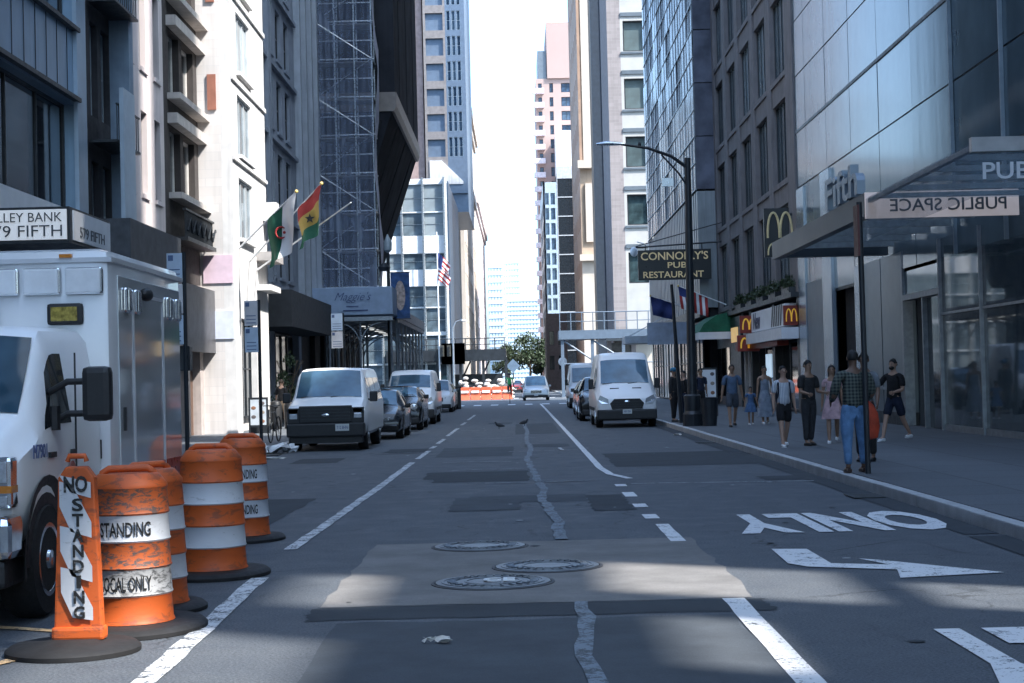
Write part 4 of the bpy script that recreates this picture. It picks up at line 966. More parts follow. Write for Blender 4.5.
# ------------------------------------------------------------------ vehicles (local: front at y=0 facing -y, x across, z up)
W_glass = glass('windscreen_glass', (.045, .10, .15), .03, .6, .15, 0, .1, (.1, .16, .2)); W_side = glass('car_side_glass', (.012, .016, .02), .04, 1.0, 0, 0, .1, (.05, .06, .07))
def paintm(name, c, metal=.0, rough=.34): return mat(name, c, rough, metal, .02, 2, coat=.25)
V_white = paintm('white_car_paint', (.86, .87, .88)); V_black = paintm('black_car_paint', (.008, .009, .011), .2, .2); V_grey = paintm('dark_grey_car_paint', (.05, .055, .06), .4, .25); V_silver = paintm('silver_car_paint', (.42, .45, .48), .6, .3)
M_plastic = mat('black_plastic', (.014, .015, .017), .5, 0, .2, 10); M_head = mat('headlamp_lens', (.6, .64, .68), .08, .5, .2, 30, coat=1); M_amber = mat('amber_lens', (.55, .2, .03), .2, 0, .1); M_plate = mat('number_plate_white', (.62, .64, .62), .5, 0, .1)
M_tyre = mat('tyre_rubber', (.012, .012, .013), .85, 0, .3, 20, .2)
def interp(st, y):
    for a, b_ in zip(st, st[1:]):
        if a[0] <= y <= b_[0]:
            k = (y-a[0])/(b_[0]-a[0]) if b_[0] > a[0] else 0; return [p+(q-p)*k for p, q in zip(a, b_)]
    return list(st[-1] if y > st[-1][0] else st[0])
def ring(s):
    y, zb, zl, zt, hb, hl, ht = s; r = min(.12, (zt-zl)*.45)
    return [(0, zb), (hb-.06, zb), (hb, zb+.09), (hl, (zb+zl)*.5+.08), (hl-.005, zl), (ht+.01, zt-r), (ht-r*.45, zt-r*.28), (ht-r*1.3, zt), (ht*.45, zt+.018), (0, zt+.025)]
def body(st, m, root, name='body'):
    vs = []; fs = []; nr = 18
    for s in st:
        h = ring(s); full = [(x, z) for x, z in h]+[(-x, z) for x, z in h[-2:0:-1]]
        vs += [(x, s[0], z) for x, z in full]
    for i in range(len(st)-1):
        for k in range(nr): fs.append((i*nr+k, i*nr+(k+1) % nr, (i+1)*nr+(k+1) % nr, (i+1)*nr+k))
    fs.append(tuple(range(nr))); fs.append(tuple((len(st)-1)*nr+k for k in range(nr)))
    return MB().add(vs, fs).build(name, m, root, smooth=32)
def side_pt(st, y, t, s, off=.006):
    q = ring(interp(st, y)); a, b_ = q[4], q[5]; return (s*(a[0]+(b_[0]-a[0])*t+off), y, a[1]+(b_[1]-a[1])*t)
def side_glass(st, root, y0, y1, s, t0=.08, t1=.92, sl0=0, sl1=0, name='side_window', m=None):
    a = MB(); n = 5; g = [[side_pt(st, y0+sl0*t+(y1-sl1*t-y0-sl0*t)*i/n, t, s) for i in range(n+1)] for t in (t0, (t0+t1)/2, t1)]
    vs = [p for r_ in g for p in r_]; a.add(vs, [(j*(n+1)+i, j*(n+1)+i+1, (j+1)*(n+1)+i+1, (j+1)*(n+1)+i) for j in range(2) for i in range(n)])
    return a.build(name, m or W_side, root, smooth=True)
def screen(st, root, y0, y1, f0=.93, f1=.9, name='windscreen', m=None, off=.012):
    a = MB(); vs = []; nx, ny = 8, 4
    for j in range(ny+1):
        y = y0+(y1-y0)*j/ny; s = interp(st, y); f = f0+(f1-f0)*j/ny
        for i in range(nx+1):
            x = (2*i/nx-1)*(s[6]-.05)*f; zc = s[3]+.022-.035*abs(2*i/nx-1)**3
            vs.append((x, y-off, zc+off))
    a.add(vs, [(j*(nx+1)+i, j*(nx+1)+i+1, (j+1)*(nx+1)+i+1, (j+1)*(nx+1)+i) for j in range(ny) for i in range(nx)])
    return a.build(name, m or W_glass, root, smooth=True)
def wheel(root, x, y, r, wd=.24, rimm=None, sgn=1):
    w_ = MB(); w_.lathe([(r*.62, -wd/2), (r*.93, -wd/2), (r, -wd*.32), (r, wd*.32), (r*.93, wd/2), (r*.62, wd/2)], (x, y, r), 28, 'x'); t_ = w_.build('wheel', M_tyre, root, smooth=40)
    a = MB(); xo = x+sgn*wd/2; a.lathe([(r*.64, -.04), (r*.64, .005), (r*.56, .004), (r*.5, -.03), (r*.2, -.03), (r*.16, .02), (r*.05, .025)], (xo, y, r), 24, 'x')
    for k in range(7):
        an = k*2*math.pi/7; a.box(xo-.028, xo-.004, y-.03, y+.03, r+.1, r+r*.58); 
        M = Matrix.Translation((xo, y, r)) @ Matrix.Rotation(an, 4, 'X') @ Matrix.Translation((-xo, -y, -r)); a.v[-8:] = [tuple(M @ Vector(v)) for v in a.v[-8:]]
    a.build('rim', rimm or M_alu, t_, smooth=30)
def arch(root, x, y, r, sgn):
    a = MB(); pts = []
    n = 14; vs = []
    for k in range(n+1):
        an = math.pi*k/n; 
        for rr in (r*1.0, r*1.17): vs.append((x+sgn*.012, y-math.cos(an)*rr, r*.95+math.sin(an)*rr))
    a.add(vs, [(2*k, 2*k+1, 2*k+3, 2*k+2) for k in range(n)])
    a.poly([(x+sgn*.006, y-math.cos(math.pi*k/n)*r*1.12, r*.95+math.sin(math.pi*k/n)*r*1.12) for k in range(n+1)])
    a.build('wheel_arch', M_plastic, root)
def mirror_(root, x, y, z, s, w_=.16, h_=.22, m=None):
    a = MB(); a.box(*sorted((s*(x+.03), s*(x+.03+w_))), y, y+.1, z, z+h_); o = a.build('wing_mirror', m or M_plastic, root, bev=.03)
    b_ = MB(); b_.tube([(s*(x-.05), y+.05, z+.05), (s*(x+.06), y+.05, z+.06)], .025, 6); b_.build('mirror_arm', M_plastic, o)
def plate_txt(root, y, z, txt, w_=.3, h_=.15, x=0):
    o = MB().box(x-w_/2, x+w_/2, y-.012, y, z, z+h_).build('number_plate', M_plate, root, bev=.004)
    text('plate_text', txt, mat('plate_blue', (.05, .08, .25), .5), o, (x, y-.016, z+h_/2), '-Y', w_*.8, h_*.45, ext=.002)
def wiper(root, x0, y0, z0, x1, y1, z1): MB().tube([(x0, y0, z0), (x1, y1, z1)], .012, 5).build('wiper', M_plastic, root)

def cargo_van(lab, loc, hi=True, grp=None, cat='van', pl='A31 K2P'):
    """tall modern delivery van"""
    r = thing('delivery_van', lab, cat, (0, 0, 0), grp); H = 2.5 if hi else 2.15; k = (H-1.55)/.95
    st = [(0, .42, .80, .93, .86, .90, .82), (.05, .34, .86, 1.0, .93, .96, .88), (.25, .30, .95, 1.15, .98, 1.0, .90), (.75, .30, 1.12, 1.32, 1.0, 1.01, .88), (.95, .30, 1.2, 1.42, 1.0, 1.02, .87),
          (1.25, .3, 1.25, 1.42+.36*k, 1.0, 1.02, .85), (1.65, .3, 1.25, 1.42+.80*k, 1.0, 1.02, .83), (1.82, .3, 1.25, H-.1, 1.0, 1.02, .82), (2.2, .3, 1.25, H-.01, 1.0, 1.02, .82), (5.5, .32, 1.25, H, 1.0, 1.02, .82), (5.58, .4, 1.25, H-.05, .98, 1.0, .80)]
    body(st, V_white, r); screen(st, r, .98, 1.66, .98, .98)
    for s in (-1, 1):
        side_glass(st, r, 1.32, 2.25, s, .03, .68, .35, 0); wheel(r, s*.88, .95, .35, .23, M_alu, s); wheel(r, s*.88, 4.5, .35, .23, M_alu, s); arch(r, s*1.0, .95, .35, s); arch(r, s*1.0, 4.5, .35, s)
        mirror_(r, 1.0, 1.2, 1.28, s, .17, .34)
        a = MB(); a.prism([(s*.60, -.035, .80), (s*.62, -.03, .95), (s*.88, .02, 1.08), (s*.95, .03, .93), (s*.84, -.03, .80)], (0, .2, 0)); a.build('headlight', M_head, r)
        a = MB(); a.box(*sorted((s*1.012, s*1.03)), 1.4, 5.4, .55, .66); a.build('side_moulding', M_plastic, r)
    a = MB(); a.prism([(-.5, -.03, .62), (-.56, -.03, .80), (-.42, -.03, .95), (.42, -.03, .95), (.56, -.03, .80), (.5, -.03, .62)], (0, .1, 0)); g = a.build('grille', M_plastic, r)
    a = MB()
    for i in range(3): a.box(-.45, .45, -.045, -.028, .67+i*.08, .69+i*.08)
    a.build('grille_bars', M_dark, g); MB().ell((0, -.045, .86), (.10, .015, .04), 14, 6).build('badge', M_chrome, g)
    a = MB(); a.box(-.98, .98, -.06, .3, .26, .60); a.build('bumper', M_plastic, r, bev=.05); plate_txt(r, -.065, .46, pl)
    wiper(r, -.75, .94, 1.45, -.05, 1.05, 1.5); wiper(r, .1, .94, 1.45, .75, 1.05, 1.5)
    MB().box(-.52, -.22, .58, .66, 1.275, 1.31).build('bonnet_vent', M_plastic, r); MB().box(.22, .52, .58, .66, 1.275, 1.31).build('bonnet_vent', M_plastic, r)
    r.location = loc; return r
def old_van(lab, loc):
    r = thing('passenger_van', lab, 'van', (0, 0, 0))
    st = [(0, .40, .95, 1.06, .90, .95, .88), (.08, .38, 1.0, 1.15, .95, .98, .92), (.55, .36, 1.08, 1.25, .98, 1.0, .92), (.78, .36, 1.15, 1.30, .99, 1.0, .91), (1.0, .36, 1.18, 1.55, .99, 1.0, .88), (1.38, .36, 1.2, 1.98, .99, 1.0, .83), (1.55, .36, 1.2, 2.06, .99, 1.0, .80), (5.3, .38, 1.2, 2.08, .99, 1.0, .80), (5.4, .45, 1.2, 2.0, .97, .98, .78)]
    body(st, V_white, r); screen(st, r, .80, 1.40, .97, .97)
    for s in (-1, 1):
        side_glass(st, r, 1.15, 2.1, s, .05, .82, .3, 0); side_glass(st, r, 2.2, 3.6, s, .05, .82); side_glass(st, r, 3.7, 5.1, s, .05, .82)
        wheel(r, s*.86, .85, .37, .24, M_steel, s); wheel(r, s*.86, 4.2, .37, .24, M_steel, s); arch(r, s*.975, .85, .37, s); arch(r, s*.975, 4.2, .37, s)
        mirror_(r, .98, 1.0, 1.2, s, .2, .26)
        MB().box(*sorted((s*.70, s*.90)), -.035, .05, .81, .94).build('headlight', M_head, r, bev=.02); MB().box(*sorted((s*.68, s*.92)), -.03, .05, .95, 1.06).build('indicator', M_amber, r, bev=.01)
    MB().box(-.955, .955, -.03, .03, .70, 1.08).build('front_mask', M_plastic, r, bev=.01); a = MB(); a.box(-.66, .66, -.05, .06, .70, 1.13); g = a.build('grille', M_plastic, r, bev=.03)
    a = MB()
    for i in range(4): a.box(-.6, .6, -.062, -.048, .78+i*.08, .81+i*.08)
    a.build('grille_bars', M_dark, g); MB().ell((0, -.065, .90), (.10, .012, .035), 14, 6).build('badge', M_chrome, g)
    MB().box(-.97, .97, -.12, .25, .36, .70).build('bumper', M_plastic, r, bev=.04); plate_txt(r, -.125, .50, 'T12 8HN', .34, .17, .42)
    MB().box(-.9, .9, -.02, .5, .2, .36).build('air_dam', M_plastic, r)
    MB().box(-.6, .6, .9, .95, 1.3, 1.32).build('dashboard', M_plastic, r); wiper(r, -.7, .78, 1.34, -.05, .88, 1.4); wiper(r, .05, .78, 1.34, .7, .88, 1.4)
    r.location = loc; return r
def car(lab, loc, m, kind='suv', head='slim', grp=None, cat='car', W=.94, H=1.65, taxi=False):
    r = thing('parked_car' if cat != 'moving car' else 'car', lab, 'car', (0, 0, 0), grp); hz = .95 if kind == 'suv' else .78; hr = H
    st = [(0, .34, hz-.28, hz-.16, W-.12, W-.10, W-.2), (.08, .26, hz-.16, hz-.04, W-.05, W-.04, W-.14), (.35, .24, hz-.06, hz+.06, W-.02, W-.01, W-.12), (1.1, .24, hz+.03, hz+.14, W, W, W-.13), (1.25, .24, hz+.06, hz+.20, W, W, W-.16),
          (1.6, .24, hz+.08, hz+.42*(hr-hz)/.75*.9, W, W, W-.2), (2.0, .24, hz+.08, hr-.06, W, W, W-.24), (2.4, .24, hz+.08, hr, W, W, W-.25), (3.5, .24, hz+.1, hr-.02, W, W, W-.25), (4.1, .26, hz+.1, hr-.12 if kind == 'suv' else hz+.35, W, W-.01, W-.24), (4.5, .3, hz+.05, hz+.5 if kind == 'suv' else hz+.2, W-.03, W-.04, W-.22), (4.62, .4, hz-.05, hz+.3 if kind == 'suv' else hz+.08, W-.1, W-.1, W-.25)]
    body(st, m, r); screen(st, r, 1.28, 2.0, .98, .97)
    for s in (-1, 1):
        side_glass(st, r, 1.75, 2.7, s, .06, .85, .25, 0); side_glass(st, r, 2.78, 3.7, s, .06, .85, 0, .15)
        wheel(r, s*(W-.13), .85, .34, .22, M_alu, s); wheel(r, s*(W-.13), 3.7, .34, .22, M_alu, s); arch(r, s*(W-.008), .85, .34, s); arch(r, s*(W-.008), 3.7, .34, s); mirror_(r, W-.04, 1.5, hz+.12, s, .17, .15, m)
        if head == 'round':
            a = MB(); a.lathe([(.15, 0), (.15, .10), (.13, .12)], (s*(W-.28), -.03, hz-.14), 20, 'y'); h = a.build('headlight', M_chrome, r, smooth=True); MB().ell((s*(W-.28), -.03, hz-.14), (.115, .04, .115), 16, 8).build('lens', M_head, h, smooth=True)
        else: MB().prism([(s*(W-.42), -.01, hz-.22), (s*(W-.42), -.01, hz-.14), (s*(W-.12), .10, hz-.08), (s*(W-.10), .10, hz-.18)], (0, .1, 0)).build('headlight', M_head, r)
    a = MB(); a.box(-.42, .42, -.03, .06, hz-.36, hz-.14); g = a.build('grille', M_plastic, r, bev=.03); a = MB(); a.box(-.43, .43, -.045, -.028, hz-.17, hz-.14)
    for k in range(4): a.box(-.38, .38, -.04, -.028, hz-.34+k*.045, hz-.325+k*.045)
    a.build('chrome_trim', M_chrome, g); MB().box(-W+.1, W-.1, -.05, .2, .22, .45).build('bumper', m if kind != 'suv' else M_plastic, r, bev=.05); plate_txt(r, -.06, .38, 'KLD 4471')
    r.location = loc; return r

old_van('white passenger van with black front grille and bumper parked at the left kerb', (-4.85, 41, 0))
car('low black saloon car tucked behind the passenger van at the left kerb', (-4.42, 48.3, 0), V_black, 'sedan', 'slim', 'cars parked along the left kerb', H=1.46)
car('glossy dark car with round chrome ringed headlights at the left kerb', (-4.35, 57, 0), V_black, 'suv', 'round', 'cars parked along the left kerb', H=1.52)
cargo_van('lower white van parked behind the round headlight car on the left', (-4.35, 64.3, 0), False, pl='54 JKM')
car('white car parked beyond the vans at the left kerb', (-4.6, 89, 0), V_white, 'suv', 'slim', 'cars parked along the left kerb', H=1.75)
car('dark car farthest along the left kerb, beside the black bin', (-4.7, 96, 0), V_grey, 'suv', 'slim', 'cars parked along the left kerb', H=1.6)
cargo_van('white high roof van with black grille parked nearest on the right', (3.5, 54.3, 0), True, pl='A81 20K')
car('dark car hidden behind the nearest high roof van on the right', (3.2, 63.5, 0), V_black, 'suv', 'slim', H=1.7)
car('grey car between the two white high roof vans on the right', (3.35, 72, 0), V_grey, 'suv', 'slim', H=1.6)
cargo_van('second white high roof van parked farther up on the right', (3.7, 91, 0), True, pl='K40 7TX')
car('large silver sport utility vehicle driving through the sunlit crossing', (1.25, 130, 0), V_silver, 'suv', 'slim', cat='moving car', W=1.05, H=1.95)
car('dark red car waiting far beyond the crossing', (-.6, 215, 0), mat('dark_red_car_paint', (.3, .03, .03), .3, .1, .04, 2, coat=.5), 'suv', 'slim', 'cars far beyond the crossing', H=1.6)
car('pale car far beyond the crossing at the right', (2.6, 240, 0), V_white, 'suv', 'slim', 'cars far beyond the crossing', H=1.6)

# ---- ambulance, parked at the left in the foreground
A = thing('ambulance', 'white ambulance with a boxy rear body parked at the left kerb in the foreground', 'ambulance', (0, 0, 0))
cst = [(0, .62, 1.08, 1.16, .86, .92, .86), (.06, .58, 1.12, 1.22, .95, .99, .9), (.18, .55, 1.2, 1.33, 1.0, 1.03, .9), (.40, .5, 1.27, 1.43, 1.02, 1.05, .93), (.50, .48, 1.33, 1.50, 1.02, 1.05, .96), (.62, .48, 1.36, 1.70, 1.02, 1.05, .97), (.92, .48, 1.38, 2.06, 1.02, 1.05, .95), (1.08, .48, 1.38, 2.15, 1.02, 1.05, .93), (2.22, .48, 1.38, 2.17, 1.02, 1.05, .93)]
body(cst, V_white, A, 'cab'); screen(cst, A, .50, .92, .98, .98)
for s in (-1, 1):
    side_glass(cst, A, .62, 1.36, s, .04, .86, .27, 0); wheel(A, s*.93, .64, .42, .26, M_chrome, s); wheel(A, s*1.0, 4.2, .42, .28, M_chrome, s); arch(A, s*1.035, .64, .43, s)
    h = MB().box(*sorted((s*.66, s*1.0)), -.03, .14, .84, 1.2).build('headlight', M_chrome, A, bev=.03); MB().box(*sorted((s*.7, s*.97)), -.045, -.03, 1.02, 1.17).build('lens', M_head, h, bev=.01); MB().box(*sorted((s*.7, s*1.004)), -.046, .1, .95, 1.0).build('indicator', M_amber, h); MB().box(*sorted((s*.7, s*.97)), -.045, -.03, .86, .93).build('lens', M_head, h, bev=.01)
    # big square mirror on two arms
    mm = MB().box(*sorted((s*1.27, s*1.49)), .80, .94, 1.42, 1.83).build('wing_mirror', M_plastic, A, bev=.05); a = MB()
    for z in (1.48, 1.72): a.tube([(s*1.0, .9, z-.08), (s*1.15, .88, z), (s*1.35, .9, z)], .025, 8)
    a.tube([(s*1.05, .86, 1.36), (s*1.05, .86, 1.54)], .05, 8); a.build('mirror_arm', M_plastic, mm, smooth=True)
    MB().box(*sorted((s*1.055, s*1.068)), 1.42, 1.43, .6, 1.95).build('door_gap', M_dark, A); MB().box(*sorted((s*1.052, s*1.075)), 1.28, 1.39, 1.15, 1.2).build('door_handle', M_plastic, A, bev=.008)
a = MB(); a.box(-.64, .64, -.06, .1, .84, 1.15); g = a.build('grille', M_chrome, A, bev=.03)
a = MB()
for k in range(5): a.box(-.58, .58, -.07, -.058, .88+k*.05, .905+k*.05)
a.build('grille_bars', M_dark, g)
MB().box(-1.05, 1.05, -.26, .1, .5, .80).build('bumper', M_chrome, A, bev=.06); MB().box(-1.0, 1.0, -.2, .3, .3, .5).build('lower_bumper', M_plastic, A, bev=.04)
MB().box(.75, .95, -.275, -.255, .58, .72).build('fog_light', M_amber, A, bev=.01)
a = MB(); n = 16
for sx in (1.03,):
    vs = []
    for k in range(n+1):
        an = math.pi*1.15*k/n-.2
        for rr, dx in ((.47, .0), (.60, .03)): vs.append((sx+dx+.005, .64-math.cos(an)*rr, .44+math.sin(an)*rr))
    a.add(vs, [(2*k, 2*k+1, 2*k+3, 2*k+2) for k in range(n)])
a.build('fender_flare', M_plastic, A, smooth=True)
# box body: x 1.15 half width, from y 2.78 to 6.2
def rbox(x0, x1, y0, y1, z0, z1, r, m, name, par): return MB().box(x0, x1, y0, y1, z0, z1).build(name, m, par, bev=r, smooth=40)
m_, t, bs = nt('ambulance_box_paint'); v = coords(t); sp = t.nodes.new('ShaderNodeSeparateXYZ'); t.links.new(v, sp.inputs[0])
n1 = noise(t, v, 3, 4); t.links.new(mix(t, n1, (.70, .72, .75), (.86, .87, .88)), bs.inputs['Base Color']); bs.inputs['Roughness'].default_value = .22; bs.inputs['Coat Weight'].default_value = .4; bs.inputs['Coat Roughness'].default_value = .05
bump(t, bs, noise(t, v, 1.2, 2), .12, .03)
bx = rbox(-1.15, 1.15, 2.230, 5.100, .62, 2.84, .11, m_, 'box_body', A)
m2 = mat('mirror_side_panel', (.74, .78, .81), .06, .3, .06, 1.2, coat=1.0)
MB().box(1.152, 1.165, 2.450, 4.950, .75, 2.62).build('side_panel', m2, A, bev=.006)
a = MB(); a.box(-1.17, 1.17, 2.210, 5.120, 2.72, 2.76); a.box(1.166, 1.176, 2.950, 2.980, .8, 2.5); a.box(1.166, 1.176, 4.150, 4.180, .8, 2.5); a.box(1.166, 1.176, 2.980, 4.150, 2.47, 2.5); a.build('trim_strips', mat('trim_white', (.6, .62, .65), .35, 0, .05), A)
for (y, z) in ((2.62, 2.42), (2.98, 2.42), (4.3, 2.42), (4.7, 2.42)): q = MB().box(1.15, 1.205, y, y+.17, z-.11, z+.11).build('side_lamp', M_chrome, A, bev=.025); MB().box(1.205, 1.211, y+.03, y+.14, z-.085, z+.085).build('lens', M_head, q)
MB().ell((1.2, 3.35, 2.5), (.06, .12, .06), 12, 8).build('camera_dome', M_plastic, A, smooth=True)
for x in (.24, .59, .94): q = MB().box(x-.158, x+.158, 2.185, 2.240, 2.45, 2.68).build('front_lamp', M_chrome, A, bev=.025); MB().box(x-.148, x+.148, 2.155, 2.19, 2.46, 2.67).build('lens', mat('clear_ribbed_lens', (.78, .80, .82), .2, 0, .06, 10, coat=1), q, bev=.03)
for x in (.78, .08): q = MB().box(x-.15, x+.15, 2.170, 2.240, 2.20, 2.38).build('warning_lamp', M_plastic, A, bev=.03); MB().box(x-.11, x+.11, 2.155, 2.170, 2.23, 2.35).build('lens', mat('yellow_lens', (.35, .27, .05), .15, .2, .5, 30, coat=1), q, bev=.01)
MB().box(.74, .84, 2.190, 2.240, 2.76, 2.79).build('marker_lamp', M_amber, A)
MB().box(.98, 1.06, 2.215, 2.230, 1.08, 1.24).build('latch', M_plastic, A, bev=.006); MB().ell((1.02, 2.225, 1.31), (.02, .01, .02), 8, 6).build('screw', M_plastic, A)
MB().box(.78, 1.12, 2.215, 2.230, .72, .86).build('tread_plate', mat('tread_plate', (.35, .36, .38), .35, .8, .5, 60, .5), A)
mb_ = MB().box(1.166, 1.19, 2.550, 2.580, 1.3, 1.5).build('grab_handle', M_plastic, A)
text('fleet_number', 'M7901', mat('fleet_blue', (.10, .14, .28), .5), A, (1.062, .46, 1.22), '+X', .34, .1, ext=.003)
MB().box(1.05, 1.07, 0.7, .86, 1.16, 1.2).build('badge', M_plastic, A)
a = MB(); a.lathe([(.09, 0), (.09, .006)], (1.062, 1.3, 1.02), 24, 'x'); a.build('round_emblem', mat('emblem_red', (.35, .12, .1), .5), A)
MB().box(-.9, .9, .5, 4.95, .35, .62).build('chassis', M_dark, A)
A.location = (-4.55, 11.5, 0)
MB().box(-3.382, -3.376, 13.98, 16.4, .78, .98).build('red_stripe', mat('dull_red_stripe', (.30, .03, .03), .3, 0, .1), A)
# ------------------------------------------------------------------ people
def skin_mesh(verts, edges, radii, root, sub=1, flat=None):
    me = bpy.data.meshes.new('s'); me.from_pydata(verts, edges, []); o = bpy.data.objects.new('s', me); COL.objects.link(o)
    o.modifiers.new('s', 'SKIN'); m = o.modifiers['s']; m.use_smooth_shade = True; m.branch_smoothing = .3
    if not me.skin_vertices: bpy.context.view_layer.objects.active = o
    for i, r in enumerate(radii):
        sv = me.skin_vertices[0].data[i]; sv.radius = r if isinstance(r, tuple) else (r, r); sv.use_root = (i == root)
    sb = o.modifiers.new('b', 'SUBSURF'); sb.levels = sub; sb.render_levels = sub
    dg = bpy.context.evaluated_depsgraph_get(); dg.update(); out = bpy.data.meshes.new_from_object(o.evaluated_get(dg)); bpy.data.objects.remove(o); return out
def skin(c): return mat('skin_%02d' % int(c[0]*100), c, .55, 0, .08, 12)
SK1 = (.42, .26, .19); SK2 = (.16, .09, .06); SK3 = (.30, .18, .12)
def person(lab, loc, face=0, h=1.75, build=1., arms=((.1, .15), (.1, .15)), legs=(0, 0), sk=SK1, hair=(.006, .005, .005), top=None, top_c=None, sleeve=.5, bottom='trousers', bot_c=None, shoe=None, longhair=False, beard=False, grp=None, look=0, arm_fwd=((0, 0), (0, 0)), bag=False, skirt_l=.5, hat=None, openshirt=False, lean=0):
    """arms: (abduction, elbow bend) per side, arm_fwd: (shoulder swing, forearm bend forward); legs: swing of each leg; faces -y before turning"""
    k = h/1.75; b_ = build; th = thing('person', lab, 'person', (0, 0, 0), grp)
    P = {}; P['pel'] = Vector((0, 0, .94)); P['wai'] = Vector((0, -.005, 1.10)); P['che'] = Vector((0, .0, 1.30)); P['nec'] = Vector((0, .01, 1.44)); P['nk2'] = Vector((0, 0, 1.52))
    J = {}
    for s, n in ((-1, 'R'), (1, 'L')):
        i = 0 if s < 0 else 1
        ab, eb = arms[i]; sw, fb = arm_fwd[i]
        sh = Vector((s*.185*b_, .005, 1.405)); d = Vector((s*math.sin(ab), -math.sin(sw)*math.cos(ab), -math.cos(ab)*math.cos(sw))); el_ = sh+d*.29
        d2 = Vector((s*math.sin(ab-eb), -math.sin(sw+fb), -math.cos(sw+fb)*math.cos(ab-eb))).normalized(); wr = el_+d2*.25; J[n] = (sh, el_, wr, d2)
        hp = Vector((s*.092*b_, 0, .90)); a = legs[i]; kn = hp+Vector((s*.008, -math.sin(a)*.42, -math.cos(a)*.42)); kb = max(0, -a)*.9+(.08 if a > 0 else 0)
        an = kn+Vector((0, -math.sin(a-kb)*.41, -math.cos(a-kb)*.41)); J['leg'+n] = (hp, kn, an)
    low = min(J['legR'][2].z, J['legL'][2].z); dz = .075-low
    up = Vector((0, 0, dz)); 
    for q in P: P[q] = P[q]+up
    for q in J: J[q] = tuple(v+up if (i < 3) else v for i, v in enumerate(J[q]))
    V = [P['pel'], P['wai'], P['che'], P['nec'], P['nk2']]; E = [(0, 1), (1, 2), (2, 3), (3, 4)]; RR = [(.135*b_, .105*b_), (.12*b_, .095*b_), (.14*b_, .105*b_), (.085, .075), (.055, .058)]
    hd = P['nk2']+Vector((0, -.012, .055)); V += [hd, hd+Vector((0, -.002, .085)), hd+Vector((0, .006, .155))]; E += [(4, 5), (5, 6), (6, 7)]; RR += [(.062, .07), (.076, .093), (.062, .075)]
    for n in 'RL':
        sh, el_, wr, d2 = J[n]; i = len(V); V += [sh, sh.lerp(el_, .5), el_, el_.lerp(wr, .4), wr, wr+d2*.055]; E += [(3, i), (i, i+1), (i+1, i+2), (i+2, i+3), (i+3, i+4), (i+4, i+5)]; RR += [.056*b_, .048*b_, .038*b_, .038*b_, .026, (.038, .02)]
        hp, kn, an = J['leg'+n]; i = len(V); ft = an+Vector((0, -.13, -.045)); V += [hp, hp.lerp(kn, .45), kn, kn.lerp(an, .35), an, ft]; E += [(0, i), (i, i+1), (i+1, i+2), (i+2, i+3), (i+3, i+4), (i+4, i+5)]; RR += [.088*b_, .082*b_, .055, .055, .036, (.04, .025)]
    me = skin_mesh(V, E, RR, 0, 1); a = MB(); a.mesh(me); bpy.data.meshes.remove(me)
    # face and fingers are welded into the same body mesh
    hc = hd+Vector((0, 0, .075)); a.tube([hc+Vector((0, -.088, .03)), hc+Vector((0, -.108, -.012)), hc+Vector((0, -.088, -.022))], [.008, .014, .008], 6)
    for s in (-1, 1): a.ell(hc+Vector((s*.08, .005, 0)), (.012, .02, .032), 8, 6)
    a.tube([hc+Vector((-.026, -.084, -.048)), hc+Vector((0, -.092, -.05)), hc+Vector((.026, -.084, -.048))], .007, 5)
    for n, s in (('R', -1), ('L', 1)):
        sh, el_, wr, d2 = J[n]; side = Vector((0, 1, 0)) if abs(d2.y) < .7 else Vector((0, 0, 1)); side = (side-d2*side.dot(d2)).normalized(); inn = d2.cross(side)*s
        for f, (o_, L) in enumerate(((-.028, .07), (-.01, .08), (.009, .075), (.027, .058))):
            p0 = wr+d2*.07+side*(-o_); a.tube([p0, p0+d2*L*.55+inn*.004, p0+d2*L+inn*.018], [.010, .009, .006], 5)
        p0 = wr+d2*.025-side*.03; a.tube([p0, p0-side*.022+d2*.03, p0-side*.026+d2*.062], [.012, .010, .007], 5)
    a.build('body', skin(sk), th, smooth=60)
    e = MB(); [e.ell(hc+Vector((s*.031, -.083, .012)), (.013, .008, .008), 8, 6) for s in (-1, 1)]; e.build('eyes', mat('eye_dark', (.02, .015, .012), .3), th)
    # hair
    hm = mat('hair_%02d' % int(hair[0]*1000), hair, .6, 0, .3, 30, .3); g = MB()
    rnd = random.Random(lab); vs = []; nn, mm = 16, 8
    for j in range(mm+1):
        tt = math.pi*.62*j/mm
        for q in range(nn):
            an = 2*math.pi*q/nn; front = max(0, -math.sin(an)); r_ = 1+rnd.uniform(-.06, .14); t2 = tt*(1-.5*front)
            vs.append((hc.x+.081*r_*math.sin(t2)*math.cos(an), hc.y+.012+.097*r_*math.sin(t2)*math.sin(an), hc.z+.012+.107*r_*math.cos(t2)))
    g.add(vs, [(j*nn+q, j*nn+(q+1) % nn, (j+1)*nn+(q+1) % nn, (j+1)*nn+q) for j in range(mm) for q in range(nn)])
    if longhair: g.tube([hc+Vector((0, .06, .05)), hc+Vector((0, .085, -.05)), hc+Vector((0, .09, -.17)), hc+Vector((0, .085, -.27))], [.07, .085, .08, .04], 10)
    g.build('hair', hm, th, smooth=60)
    if beard: g = MB(); g.ell(hc+Vector((0, -.045, -.07)), (.062, .055, .045), 12, 8); g.build('beard', hm, th, smooth=True)
    if hat: g = MB(); g.ell(hc+Vector((0, 0, .05)), (.1, .115, .085), 14, 8); g.box(hc.x-.07, hc.x+.07, hc.y-.19, hc.y-.07, hc.z+.045, hc.z+.06); g.build('cap', hat, th, smooth=40)
